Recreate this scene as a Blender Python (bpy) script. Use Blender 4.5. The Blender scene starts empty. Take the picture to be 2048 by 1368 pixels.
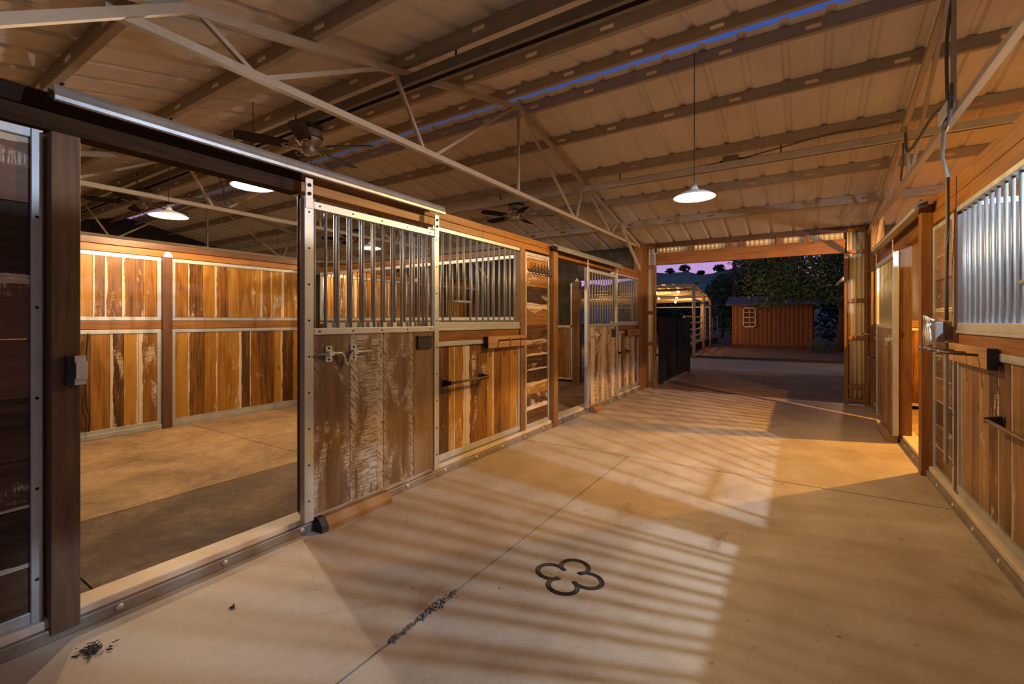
import bpy, bmesh, math, random
from mathutils import Vector, Matrix
random.seed(11)
SC = bpy.context.scene
COL = SC.collection
PI = math.pi

# ------------------------------------------------------------------ mesh builder
class MB:
    """collects faces with a plank UV (metres across, metres along) and a 4-channel board attribute"""
    def __init__(self):
        self.v = []; self.f = []; self.uv = []; self.at = []; self.sm = []
    def face(self, pts, uvs=None, at=None, smooth=False):
        b = len(self.v); n = len(pts)
        self.v.extend(tuple(p) for p in pts)
        self.f.append(tuple(range(b, b+n)))
        self.uv.append(uvs or [(0, 0)]*n)
        self.at.append(at or [(.5, .5, .5, 1)]*n)
        self.sm.append(smooth)
    def plank(self, o, U, V, N, r=None, norm=True):
        """box from corner o; U across the grain, V along it, N thickness"""
        o, U, V, N = Vector(o), Vector(U), Vector(V), Vector(N)
        lu, lv, ln = U.length, V.length, N.length
        r1, r2 = r if r else (random.random(), random.random())
        ou, ov = random.random()*40, random.random()*40
        c = {}
        for i in (0, 1):
            for j in (0, 1):
                for k in (0, 1):
                    c[i, j, k] = (o+U*i+V*j+N*k, (ou+lu*i+ln*k, ov+lv*j), (r1, r2, i if norm else .5, 1))
        fs = [[(0,0,0),(0,1,0),(1,1,0),(1,0,0)], [(0,0,1),(1,0,1),(1,1,1),(0,1,1)],
              [(0,0,0),(0,0,1),(0,1,1),(0,1,0)], [(1,0,0),(1,1,0),(1,1,1),(1,0,1)],
              [(0,0,0),(1,0,0),(1,0,1),(0,0,1)], [(0,1,0),(0,1,1),(1,1,1),(1,1,0)]]
        flip = U.cross(V).dot(N) < 0
        for q in fs:
            if flip: q = q[::-1]
            self.face([c[t][0] for t in q], [c[t][1] for t in q], [c[t][2] for t in q])
    def box(self, x0, x1, y0, y1, z0, z1, grain=None, r=None):
        d = (abs(x1-x0), abs(y1-y0), abs(z1-z0))
        g = grain if grain is not None else d.index(max(d))
        ax = [Vector((x1-x0, 0, 0)), Vector((0, y1-y0, 0)), Vector((0, 0, z1-z0))]
        V = ax[g]; rest = [a for i, a in enumerate(ax) if i != g]
        if rest[0].length < rest[1].length: rest.reverse()
        self.plank((x0, y0, z0), rest[0], V, rest[1], r or (.42+.3*random.random(), random.random()), norm=False)
    def bar(self, a, b, w, h=None, up=(0, 0, 1), r=None):
        """rectangular bar from a to b"""
        a, b = Vector(a), Vector(b); h = h or w
        d = (b-a); u = Vector(up)
        if abs(d.normalized().dot(u)) > .98: u = Vector((1, 0, 0))
        s = d.cross(u).normalized()*w; t = s.cross(d).normalized()*h
        self.plank(a-s/2-t/2, s, d, t, r, norm=False)
    def tube(self, pts, r, n=10, cap=True, r1=None):
        pts = [Vector(p) for p in pts]; m = len(pts); rings = []
        up = Vector((0, 0, 1))
        for i, p in enumerate(pts):
            d = (pts[min(i+1, m-1)]-pts[max(i-1, 0)]).normalized()
            a = up if abs(d.dot(up)) < .95 else Vector((1, 0, 0))
            s = d.cross(a).normalized(); t = s.cross(d)
            rr = r if r1 is None else r+(r1-r)*i/(m-1)
            rings.append([p+(s*math.cos(2*PI*k/n)+t*math.sin(2*PI*k/n))*rr for k in range(n)])
        L = 0
        for i in range(m-1):
            L2 = L+(pts[i+1]-pts[i]).length
            for k in range(n):
                k2 = (k+1) % n
                self.face([rings[i][k], rings[i][k2], rings[i+1][k2], rings[i+1][k]],
                          [(k*.02, L), (k*.02+.02, L), (k*.02+.02, L2), (k*.02, L2)], None, True)
            L = L2
        if cap:
            self.face(rings[0][::-1]); self.face(rings[-1])
    def lathe(self, prof, c, n=32, axis='Z'):
        c = Vector(c)
        def P(r, h, k):
            a = 2*PI*k/n
            if axis == 'Z': return c+Vector((r*math.cos(a), r*math.sin(a), h))
            if axis == 'X': return c+Vector((h, r*math.cos(a), r*math.sin(a)))
            return c+Vector((r*math.cos(a), h, r*math.sin(a)))
        for (r0, h0), (r1, h1) in zip(prof, prof[1:]):
            for k in range(n):
                q = [P(r0, h0, k), P(r0, h0, k+1), P(r1, h1, k+1), P(r1, h1, k)]
                if r0 < 1e-6: q = q[1:]
                elif r1 < 1e-6: q = q[:3]
                self.face(q, [(0, 0)]*len(q), None, True)
    def prism(self, poly, d):
        """closed polygon (3D points) extruded by vector d"""
        poly = [Vector(p) for p in poly]; d = Vector(d); n = len(poly)
        self.face(poly[::-1]); self.face([p+d for p in poly])
        for i in range(n):
            j = (i+1) % n
            self.face([poly[i], poly[j], poly[j]+d, poly[i]+d])
    def mesh(self, name, org=(0, 0, 0), weld=True):
        me = bpy.data.meshes.new(name); o = Vector(org)
        me.from_pydata([Vector(p)-o for p in self.v], [], self.f)
        me.uv_layers.new(name='UVMap'); me.attributes.new('board', 'FLOAT_COLOR', 'CORNER')
        u = []; a = []
        for f_uv, f_at in zip(self.uv, self.at):
            for t in f_uv: u.extend(t)
            for t in f_at: a.extend(t)
        me.uv_layers['UVMap'].data.foreach_set('uv', u); me.attributes['board'].data.foreach_set('color', a)
        me.polygons.foreach_set('use_smooth', self.sm)
        if weld:
            bm = bmesh.new(); bm.from_mesh(me)
            bmesh.ops.remove_doubles(bm, verts=bm.verts, dist=1e-6)
            bmesh.ops.recalc_face_normals(bm, faces=bm.faces)
            bm.to_mesh(me); bm.free()
        me.update()
        return me

def wpos(o):
    p = Vector((0, 0, 0))
    while o is not None:
        p += o.location; o = o.parent
    return p

def thing(name, label, cat, loc=(0, 0, 0), group=None):
    o = bpy.data.objects.new(name, None); COL.objects.link(o)
    o.empty_display_size = .1; o.location = loc
    o['label'] = label; o['category'] = cat
    if group: o['group'] = group
    return o

def part(name, mb, m, parent, label=None, bevel=0, solid=0, weld=True):
    org = wpos(parent)
    me = mb.mesh(name, org, weld); me.materials.append(m)
    o = bpy.data.objects.new(name, me); COL.objects.link(o); o.parent = parent
    if label: o['label'] = label
    if bevel:
        b = o.modifiers.new('bev', 'BEVEL'); b.width = bevel; b.segments = 2; b.limit_method = 'ANGLE'
    if solid:
        s = o.modifiers.new('sol', 'SOLIDIFY'); s.thickness = solid; s.offset = 0
    return o

def solo(name, mb, m, label, cat, group=None, bevel=0, kind=None, loc=(0, 0, 0), weld=True, solid=0):
    me = mb.mesh(name, loc, weld); me.materials.append(m)
    o = bpy.data.objects.new(name, me); COL.objects.link(o); o.location = loc
    o['label'] = label; o['category'] = cat
    if group: o['group'] = group
    if kind: o['kind'] = kind
    if bevel:
        b = o.modifiers.new('bev', 'BEVEL'); b.width = bevel; b.segments = 2; b.limit_method = 'ANGLE'
    if solid:
        s = o.modifiers.new('sol', 'SOLIDIFY'); s.thickness = solid; s.offset = 0
    return o

def struct(name, mb, m, weld=True, solid=0):
    me = mb.mesh(name, (0, 0, 0), weld); me.materials.append(m)
    o = bpy.data.objects.new(name, me); COL.objects.link(o); o['kind'] = 'structure'
    if solid:
        s = o.modifiers.new('sol', 'SOLIDIFY'); s.thickness = solid; s.offset = 0
    return o

def dup(root, loc, label, group=None):
    r = root.copy(); COL.objects.link(r); r.location = loc; r['label'] = label
    if group: r['group'] = group
    for ch in list(root.children):
        c = ch.copy(); COL.objects.link(c); c.parent = r
        for g in list(ch.children):
            d = g.copy(); COL.objects.link(d); d.parent = c
    return r

# ------------------------------------------------------------------ materials
class NT:
    def __init__(self, name):
        self.m = bpy.data.materials.new(name); self.m.use_nodes = True
        self.t = self.m.node_tree; self.t.nodes.clear()
        self.out = self.n('ShaderNodeOutputMaterial'); self.b = self.n('ShaderNodeBsdfPrincipled')
        self.l(self.b.outputs[0], self.out.inputs[0])
    def n(self, t, **k):
        x = self.t.nodes.new(t)
        for a, v in k.items(): setattr(x, a, v)
        return x
    def l(self, a, b): self.t.links.new(a, b)
    def S(self, sock, v):
        if isinstance(v, bpy.types.NodeSocket): self.l(v, sock)
        else: sock.default_value = v
    def math(self, op, a, b=0, c=None, clamp=False):
        x = self.n('ShaderNodeMath', operation=op); x.use_clamp = clamp
        self.S(x.inputs[0], a); self.S(x.inputs[1], b)
        if c is not None: self.S(x.inputs[2], c)
        return x.outputs[0]
    def noise(self, vec, scale=1, detail=4, rough=.55, dist=0):
        x = self.n('ShaderNodeTexNoise'); self.l(vec, x.inputs['Vector'])
        x.inputs['Scale'].default_value = scale; x.inputs['Detail'].default_value = detail
        x.inputs['Roughness'].default_value = rough; x.inputs['Distortion'].default_value = dist
        return x.outputs[0]
    def mapv(self, vec, s):
        x = self.n('ShaderNodeMapping'); self.l(vec, x.inputs[0]); x.inputs['Scale'].default_value = s
        return x.outputs[0]
    def ramp(self, f, pts, interp='LINEAR'):
        x = self.n('ShaderNodeValToRGB'); e = x.color_ramp.elements; x.color_ramp.interpolation = interp
        while len(e) < len(pts): e.new(.5)
        for i, (p, c) in enumerate(pts):
            e[i].position = p; e[i].color = (c[0], c[1], c[2], 1) if not isinstance(c, float) else (c, c, c, 1)
        self.S(x.inputs[0], f); return x.outputs[0]
    def mix(self, f, a, b):
        x = self.n('ShaderNodeMix', data_type='RGBA'); self.S(x.inputs[0], f)
        for s, v in ((x.inputs[6], a), (x.inputs[7], b)):
            if isinstance(v, bpy.types.NodeSocket): self.l(v, s)
            else: s.default_value = (v[0], v[1], v[2], 1)
        return x.outputs[2]
    def smooth(self, v, lo, hi):
        x = self.n('ShaderNodeMapRange', interpolation_type='SMOOTHSTEP')
        self.S(x.inputs[0], v); self.S(x.inputs[1], lo); self.S(x.inputs[2], hi)
        return x.outputs[0]
    def bump(self, h, s=.3, d=.01):
        x = self.n('ShaderNodeBump'); x.inputs['Strength'].default_value = s; x.inputs['Distance'].default_value = d
        self.l(h, x.inputs['Height']); self.l(x.outputs[0], self.b.inputs['Normal'])
    def base(self, c): self.S(self.b.inputs['Base Color'], c if isinstance(c, bpy.types.NodeSocket) else (c[0], c[1], c[2], 1))
    def rough(self, r): self.S(self.b.inputs['Roughness'], r)

def wood(name, dark, mid, light, edge=.0, patch=.0, white=(.62, .50, .36), rough=.42, saw=0, gloss=.5, blotch=.45):
    N = NT(name)
    uv = N.n('ShaderNodeUVMap').outputs[0]
    at = N.n('ShaderNodeAttribute', attribute_name='board')
    sp = N.n('ShaderNodeSeparateColor'); N.l(at.outputs['Color'], sp.inputs[0])
    r1, r2, un = sp.outputs[0], sp.outputs[1], sp.outputs[2]
    grain = N.noise(N.mapv(uv, (26, 1.3, 1)), 1, 8, .68, .9)
    warp = N.noise(N.mapv(uv, (6, 1.1, 1)), 1, 5, .6, 1.6)
    rings = N.n('ShaderNodeTexWave', wave_type='BANDS', bands_direction='X')
    N.l(N.mapv(uv, (4.5, .5, 1)), rings.inputs['Vector'])
    rings.inputs['Scale'].default_value = 1.6; rings.inputs['Distortion'].default_value = 14; rings.inputs['Detail'].default_value = 3
    rings.inputs['Detail Scale'].default_value = .8
    t = N.math('MULTIPLY', r1, .62)
    t = N.math('ADD', t, N.math('MULTIPLY', grain, .42))
    t = N.math('ADD', t, N.math('MULTIPLY', rings.outputs['Fac'], .09))
    t = N.math('ADD', t, N.math('MULTIPLY', N.math('SUBTRACT', warp, .5), .85))
    c = N.ramp(t, [(.28, dark), (.54, mid), (.86, light)])
    bl = N.smooth(N.noise(N.mapv(uv, (6, 1.1, 1)), 1, 5, .6), .56, .72)
    c = N.mix(N.math('MULTIPLY', bl, blotch), c, tuple(x*.45 for x in dark))
    # knots
    vo = N.n('ShaderNodeTexVoronoi'); N.l(N.mapv(uv, (5.5, 2.1, 1)), vo.inputs['Vector']); vo.inputs['Scale'].default_value = 1
    kn = N.math('SUBTRACT', 1.0, N.smooth(N.math('ADD', vo.outputs['Distance'], N.math('MULTIPLY', N.math('SUBTRACT', grain, .5), .06)), .045, .11))
    c = N.mix(N.math('MULTIPLY', kn, .75), c, tuple(x*.35 for x in dark))
    wf = None
    if edge:
        e = N.math('MINIMUM', un, N.math('SUBTRACT', 1.0, un))
        wob = N.noise(N.mapv(uv, (3, 3.2, 1)), 1, 5, .65)
        th = N.math('ADD', N.math('MULTIPLY', wob, .75), N.math('MULTIPLY', r2, .60))
        th = N.math('MULTIPLY', N.math('SUBTRACT', th, .56), edge)
        side = N.math('GREATER_THAN', N.math('MULTIPLY', N.math('SUBTRACT', un, .5), N.math('SUBTRACT', r1, .5)), 0.0)
        wf = N.math('MULTIPLY', N.math('LESS_THAN', e, th), side)
    if patch:
        pn = N.noise(N.mapv(uv, (8.5, 2.6, 1)), 1, 7, .72, .4)
        q = N.math('ADD', pn, N.math('MULTIPLY', N.math('SUBTRACT', r2, .5), .16))
        pf = N.smooth(q, .66-.14*patch, .72-.11*patch)
        fine = N.noise(N.mapv(uv, (9, 110, 1)), 1, 4, .7)
        pf = N.math('MULTIPLY', pf, N.smooth(fine, .40, .58))
        wf = pf if wf is None else N.math('MAXIMUM', wf, pf)
    if saw:
        # circular-saw marks: slanted pale strokes
        ro = N.n('ShaderNodeMapping'); N.l(uv, ro.inputs[0]); ro.inputs['Rotation'].default_value = (0, 0, math.radians(48))
        sc_ = N.noise(N.mapv(ro.outputs[0], (13, 62, 1)), 1, 4, .6, .3)
        e2 = N.math('ABSOLUTE', N.math('SUBTRACT', un, .5))
        zone = N.math('ADD', e2, N.math('MULTIPLY', N.math('SUBTRACT', N.noise(N.mapv(uv, (4, 1.5, 1)), 1, 5, .6), .5), .7))
        sf = N.math('MULTIPLY', N.smooth(zone, .27, .42), N.smooth(sc_, .40, .54))
        sf = N.math('MULTIPLY', sf, N.math('MULTIPLY', N.smooth(r2, .25, .8), saw))
        wf = sf if wf is None else N.math('MAXIMUM', wf, sf)
    if wf is not None:
        wt = N.mix(N.noise(N.mapv(uv, (14, 30, 1)), 1, 4, .6), tuple(x*.8 for x in white), white)
        c = N.mix(wf, c, wt)
    N.base(c)
    N.rough(N.math('ADD', rough-.12, N.math('MULTIPLY', grain, .28)))
    N.b.inputs['Specular IOR Level'].default_value = gloss
    N.bump(N.math('ADD', grain, N.math('MULTIPLY', rings.outputs['Fac'], .4)), .25, .004)
    return N.m

def metal(name, c, rough=.42, met=.75, var=.25):
    N = NT(name)
    co = N.n('ShaderNodeTexCoord').outputs['Object']
    n1 = N.noise(N.mapv(co, (9, 9, 9)), 1, 5, .6)
    n2 = N.noise(N.mapv(co, (60, 60, 60)), 1, 3, .6)
    f = N.math('ADD', N.math('MULTIPLY', n1, .7), N.math('MULTIPLY', n2, .3))
    N.base(N.ramp(f, [(.3, tuple(x*(1-var) for x in c)), (.7, tuple(min(1, x*(1+var)) for x in c))]))
    N.b.inputs['Metallic'].default_value = met
    N.rough(N.math('ADD', rough-.1, N.math('MULTIPLY', n1, .25)))
    return N.m

def plain(name, c, rough=.6, var=.12, scale=12, met=0, spec=.5):
    N = NT(name)
    co = N.n('ShaderNodeTexCoord').outputs['Object']
    n1 = N.noise(N.mapv(co, (scale,)*3), 1, 5, .6)
    N.base(N.ramp(n1, [(.3, tuple(x*(1-var) for x in c)), (.7, tuple(min(1, x*(1+var)) for x in c))]))
    N.rough(rough); N.b.inputs['Metallic'].default_value = met; N.b.inputs['Specular IOR Level'].default_value = spec
    return N.m

def emis(name, c, s):
    N = NT(name); N.base((.8, .8, .8)); N.b.inputs['Emission Color'].default_value = (*c, 1); N.b.inputs['Emission Strength'].default_value = s
    return N.m

def concrete(name):
    N = NT(name)
    co = N.n('ShaderNodeTexCoord').outputs['Object']
    big = N.noise(N.mapv(co, (.75, .75, 1)), 1, 6, .6, .6)
    mid = N.noise(N.mapv(co, (3.4, 2.4, 1)), 1, 6, .65, .3)
    fin = N.noise(N.mapv(co, (42, 42, 1)), 1, 5, .7)
    f = N.math('ADD', N.math('MULTIPLY', big, .55), N.math('ADD', N.math('MULTIPLY', mid, .33), N.math('MULTIPLY', fin, .12)))
    c = N.ramp(f, [(.34, (.27, .195, .13)), (.47, (.37, .288, .215)), (.56, (.44, .358, .282)), (.66, (.50, .425, .35))])
    st = N.smooth(N.noise(N.mapv(co, (1.7, 1.1, 1)), 1, 7, .7, .8), .57, .70)
    c = N.mix(N.math('MULTIPLY', st, .62), c, (.20, .125, .07))
    vo = N.n('ShaderNodeTexVoronoi'); N.l(N.mapv(co, (7, 7, 1)), vo.inputs['Vector']); vo.inputs['Scale'].default_value = 1
    sp = N.math('SUBTRACT', 1.0, N.smooth(N.math('ADD', vo.outputs['Distance'], N.math('MULTIPLY', mid, .12)), .10, .135))
    c = N.mix(N.math('MULTIPLY', sp, .75), c, (.14, .09, .055))
    v2 = N.n('ShaderNodeTexVoronoi'); N.l(N.mapv(co, (5.3, 4.1, 1)), v2.inputs['Vector']); v2.inputs['Scale'].default_value = 1
    s2 = N.math('SUBTRACT', 1.0, N.smooth(N.math('ADD', v2.outputs['Distance'], N.math('MULTIPLY', mid, .1)), .065, .085))
    c = N.mix(N.math('MULTIPLY', s2, .7), c, (.7, .62, .5))
    N.base(c); N.rough(N.math('ADD', .36, N.math('MULTIPLY', mid, .3)))
    N.b.inputs['Specular IOR Level'].default_value = .35
    N.bump(N.math('ADD', fin, mid), .12, .004)
    return N.m

def dirt(name, a, b, scale=1.2, dark=(.05, .03, .02)):
    N = NT(name)
    co = N.n('ShaderNodeTexCoord').outputs['Object']
    n1 = N.noise(N.mapv(co, (scale, scale, scale)), 1, 7, .65, .4)
    n2 = N.noise(N.mapv(co, (scale*12,)*3), 1, 5, .7)
    f = N.math('ADD', N.math('MULTIPLY', n1, .7), N.math('MULTIPLY', n2, .3))
    N.base(N.ramp(f, [(.3, dark), (.48, a), (.68, b)])); N.rough(.9)
    N.bump(n2, .5, .02)
    return N.m

def leafmat(name, a, b):
    N = NT(name)
    at = N.n('ShaderNodeAttribute', attribute_name='board')
    sp = N.n('ShaderNodeSeparateColor'); N.l(at.outputs['Color'], sp.inputs[0])
    N.base(N.mix(sp.outputs[0], a, b)); N.rough(.55)
    return N.m

OR_D, OR_M, OR_L = (.058, .020, .003), (.225, .086, .007), (.38, .180, .022)
M = {}
M['wood'] = wood('stained_planks', OR_D, OR_M, OR_L, edge=.55, patch=.42)
M['wood_worn'] = wood('worn_stained_planks', (.050, .020, .005), (.175, .074, .012), (.32, .155, .034), edge=.95, patch=1.25)
M['wood_clean'] = wood('clean_planks', (.060, .026, .009), (.165, .078, .025), (.245, .128, .046), edge=.16, patch=.22)
M['wood_grey'] = wood('weathered_door_planks', (.085, .046, .022), (.165, .094, .044), (.26, .155, .075), edge=0, patch=1.0, saw=1.0, white=(.52, .46, .39), rough=.40)
M['wood_row'] = wood('horizontal_planks', (.040, .016, .004), (.155, .060, .010), (.29, .128, .026), edge=.60, patch=.62)
M['beam'] = wood('stained_beam', (.10, .036, .006), (.20, .072, .007), (.28, .112, .014), rough=.5, blotch=.25)
M['post'] = wood('stained_post', (.065, .027, .008), (.165, .070, .016), (.26, .118, .030), rough=.5, blotch=.3)
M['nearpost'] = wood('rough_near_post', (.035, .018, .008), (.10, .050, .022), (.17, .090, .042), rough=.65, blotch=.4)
M['dark_beam'] = wood('dark_header', (.012, .007, .004), (.028, .015, .009), (.05, .027, .016), rough=.8, blotch=.2, gloss=.1)  # near header boards, much darker than the other beams
M['wood_shaded'] = wood('shaded_near_planks', (.030, .013, .006), (.095, .042, .019), (.17, .075, .034), edge=.30, patch=.3, rough=.48, gloss=.35)  # near-left boards: lack of light there put into a darker colour
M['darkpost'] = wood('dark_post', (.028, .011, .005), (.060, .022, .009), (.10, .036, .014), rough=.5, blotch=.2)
M['block'] = wood('raw_block', (.18, .085, .032), (.32, .165, .065), (.45, .25, .11), rough=.6)
M['galv'] = metal('galvanized_steel', (.50, .50, .485), .45, .65, .12)
M['bar'] = metal('galvanized_bar', (.34, .34, .335), .46, .55, .12)
M['track'] = metal('track_steel', (.52, .53, .54), .34, .8, .12)
M['darkm'] = metal('wrought_iron', (.03, .028, .026), .5, .5, .2)
M['rust'] = metal('rusty_steel', (.16, .095, .06), .55, .4, .3)
M['black'] = plain('black_plastic', (.018, .018, .02), .45)
M['rubber'] = plain('black_rubber', (.02, .02, .02), .7)
M['roof'] = plain('roof_sheet', (.68, .62, .56), .5, .10, 2.0)
M['purlin'] = metal('purlin_steel', (.40, .335, .26), .55, .08, .14)
M['truss'] = metal('truss_steel', (.46, .39, .30), .55, .08, .12)
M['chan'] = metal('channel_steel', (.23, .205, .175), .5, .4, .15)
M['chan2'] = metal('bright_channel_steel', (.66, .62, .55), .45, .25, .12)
M['sheet'] = plain('corrugated_sheet', (.74, .62, .42), .32, .08, 3, .15, .8)
M['sheetb'] = plain('pale_corrugated_sheet', (.70, .82, .95), .42, .05, 5)
M['sheetd'] = plain('dark_wall_sheet', (.07, .055, .045), .6, .15, 4)
M['concrete'] = concrete('aisle_concrete')
M['groove'] = plain('groove_dirt', (.045, .028, .018), .9)
M['curb'] = plain('curb_metal', (.24, .20, .155), .45, .2, 14, .3)
M['sillm'] = plain('worn_sill', (.55, .44, .33), .45, .12, 6)
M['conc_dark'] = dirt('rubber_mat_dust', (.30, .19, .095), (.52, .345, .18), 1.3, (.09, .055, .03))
M['mat_shaded'] = dirt('rubber_mat_shaded', (.115, .075, .045), (.25, .165, .10), 1.3, (.05, .034, .024))  # front mat row: shade on the stall floor put into the colour
M['white'] = plain('white_enamel', (.8, .8, .78), .35, .03)
M['enamel'] = plain('lamp_enamel_inside', (.85, .85, .82), .35, .02)
M['shade'] = plain('lamp_shade_outside', (.25, .22, .2), .5, .05)
M['bulb'] = emis('bulb_glow', (1, .86, .66), 30)
M['cable'] = plain('grey_cable', (.11, .10, .09), .6)
M['fanbody'] = metal('fan_housing', (.34, .28, .22), .4, .5, .1)
M['blade'] = plain('fan_blade', (.016, .010, .008), .6, .2, 12, 0, .25)
M['rag'] = plain('white_cord', (.78, .80, .82), .8)
M['outlet'] = plain('outlet_grey', (.20, .18, .16), .55)
M['plate'] = plain('pale_plate', (.62, .62, .60), .5)
M['dirt'] = dirt('yard_dirt', (.14, .085, .042), (.23, .145, .075), 1.1)
M['asphalt'] = dirt('drive_asphalt', (.14, .15, .16), (.20, .21, .225), .8, (.10, .10, .105))
M['kerb'] = plain('dark_kerb', (.05, .045, .04), .9)
M['hill'] = dirt('hill_scrub', (.17, .30, .20), (.28, .44, .30), .06, (.11, .19, .15))
M['shedw'] = wood('shed_board', (.10, .036, .015), (.19, .066, .024), (.27, .10, .036), rough=.7)
M['shedroof'] = plain('shed_roof', (.14, .13, .13), .7)
M['cream'] = plain('cream_paint', (.70, .55, .38), .6, .04)
M['pane'] = plain('window_glass', (.10, .05, .03), .1, .1)
M['gate'] = plain('black_gate_board', (.012, .010, .009), .8, .2, 3, 0, .2)
M['pipe'] = plain('tan_pipe', (.42, .31, .19), .55)
M['corroof'] = plain('corral_roof', (.40, .24, .10), .6, .2, 2)
M['leaf'] = leafmat('tree_leaves', (.05, .10, .03), (.15, .24, .07))
M['leafd'] = leafmat('dark_tree_leaves', (.012, .028, .010), (.035, .065, .022))
M['leafm'] = leafmat('mid_tree_leaves', (.05, .10, .04), (.12, .20, .08))
M['bark'] = plain('bark', (.09, .055, .035), .9, .3, 8)
M['debris'] = plain('straw_debris', (.055, .04, .028), .9, .3, 30)
M['gravel'] = plain('broken_concrete', (.17, .15, .125), .9, .45, 60)
M['strbulb'] = emis('string_bulb_glow', (1, .62, .22), 60)

# ------------------------------------------------------------------ camera
cam = bpy.data.cameras.new('camera'); co = bpy.data.objects.new('camera', cam); COL.objects.link(co)
co.location = (0, 0, 1.25); co.rotation_euler = (PI/2, 0, math.radians(32.5))
cam.sensor_width = 36; cam.lens = 16.03; cam.shift_y = -43/2048; cam.clip_start = .05; cam.clip_end = 900
SC.camera = co

# ------------------------------------------------------------------ roof geometry
RY, RZ = 4.05, 3.62
def zr(y): return RZ-.24*(RY-y) if y < RY else RZ-.215*(y-RY)
XW, XE, YN, YF = -13.2, 4.7, -.45, 8.62
GAP0, GAP1 = 4.085, 4.155
mb = MB()
def roof_profile():
    pts = []; x = XW
    while x < XE:
        for dx, dz in ((0, 0), (.118, 0), (.124, .003), (.130, 0), (.232, 0), (.252, .024), (.285, .024)):
            pts.append((x+dx, dz))
        x += .305
    return pts
pf = roof_profile()
for (x0, d0), (x1, d1) in zip(pf, pf[1:]):
    for ya, yb in ((YN-.25, GAP0), (GAP1, YF+.35)):
        a = [(x0, ya, zr(ya)+d0), (x1, ya, zr(ya)+d1), (x1, yb, zr(yb)+d1), (x0, yb, zr(yb)+d0)]
        mb.face(a)
struct('ceiling', mb, M['roof'], solid=.002)

# purlins: C sections with punched slots, along X
def purlin(name, y, label, depth=.10, y_off=0):
    zt = zr(y)-.006; zb = zt-depth
    m = MB()
    step = .62; hl = .10; x = XW+.3
    hz0, hz1 = zb+.030, zb+.062
    t = .004
    m.box(XW, XE, y-t/2, y+t/2, hz1, zt, 0); m.box(XW, XE, y-t/2, y+t/2, zb, hz0, 0)
    while x < XE:
        x2 = min(x+step-hl, XE)
        m.box(x, x2, y-t/2, y+t/2, hz0, hz1, 0); x += step
    s = 1 if y < RY else -1
    m.box(XW, XE, y, y+.045, zb, zb+.004, 0)
    m.box(XW, XE, y, y+.045, zt-.004, zt, 0)
    return solo(name, m, M['purlin'], label, 'purlin', 'roof purlins running across the barn', loc=(0, y, zb))
pl = [(.86, 'slotted steel roof purlin lowest on the near slope, above the dark left wall'),
      (1.66, 'slotted steel roof purlin second up the near roof slope'),
      (2.40, 'slotted steel roof purlin third up the near slope, just before the hung channel'),
      (3.09, 'slotted steel roof purlin right behind the slotted hung channel on the near slope'),
      (3.77, 'slotted steel roof purlin highest on the near slope, beside the blue ridge gap'),
      (4.22, 'slotted steel roof purlin along the far edge of the blue ridge gap'),
      (4.87, 'slotted steel roof purlin first below the ridge on the far slope'),
      (5.70, 'slotted steel roof purlin on the far slope just above the bright hung channel'),
      (6.58, 'slotted steel roof purlin on the far slope just beyond the bright hung channel'),
      (7.43, 'slotted steel roof purlin last before the far doorway wall')]
for y, lb in pl: purlin('roof_purlin', y, lb)

# trusses in planes of constant X
def truss(x, label):
    t = thing('roof_truss', label, 'roof truss', (x, RY, 2.55), 'steel roof trusses')
    zc = lambda y: zr(y)-.145
    m = MB()
    m.bar((x, -.35, zc(-.35)), (x, RY, zc(RY)), .040, .046); m.bar((x, RY, zc(RY)), (x, 8.45, zc(8.45)), .042, .05)
    part('top_chord', m, M['truss'], t)
    m = MB(); m.bar((x, .70, 2.575), (x, 7.98, 2.575), .042, .042); part('bottom_chord', m, M['truss'], t)
    for a, b in (((1.06, zc(1.06)), (1.33, 2.58)), ((1.40, 2.59), (2.25, zc(2.25))), ((2.33, zc(2.33)), (2.64, 2.58)), ((2.76, 2.58), (4.0, zc(4.0))),
                 ((4.05, zc(4.05)), (4.05, 2.58)), ((4.1, zc(4.1)), (5.42, 2.58)), ((5.5, 2.58), (5.70, zc(5.7))), ((5.78, zc(5.78)), (6.75, 2.59)), ((6.8, 2.59), (7.05, zc(7.05)))):
        m = MB(); m.bar((x, *a), (x, *b), .024, .024); part('web_member', m, M['truss'], t)
    m = MB(); m.bar((x+.03, 1.02, zc(1.02)), (x+.03, .02, 2.10), .036, .042); part('knee_brace', m, M['truss'], t)
    m = MB(); m.bar((x+.03, 7.08, zc(7.08)), (x+.03, 8.13, 2.19), .036, .042); part('knee_brace', m, M['truss'], t)
    return t
truss(-2.5, 'pale steel roof truss above the left stall doors, spanning from ridge to far doorway')
truss(.83, 'pale steel roof truss above the right stalls with cables hanging round it')
truss(-5.85, 'steel roof truss seen over the back wall of the open left stall')
truss(-9.2, 'distant steel roof truss deep in the dark beyond the left stall back wall')

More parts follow.
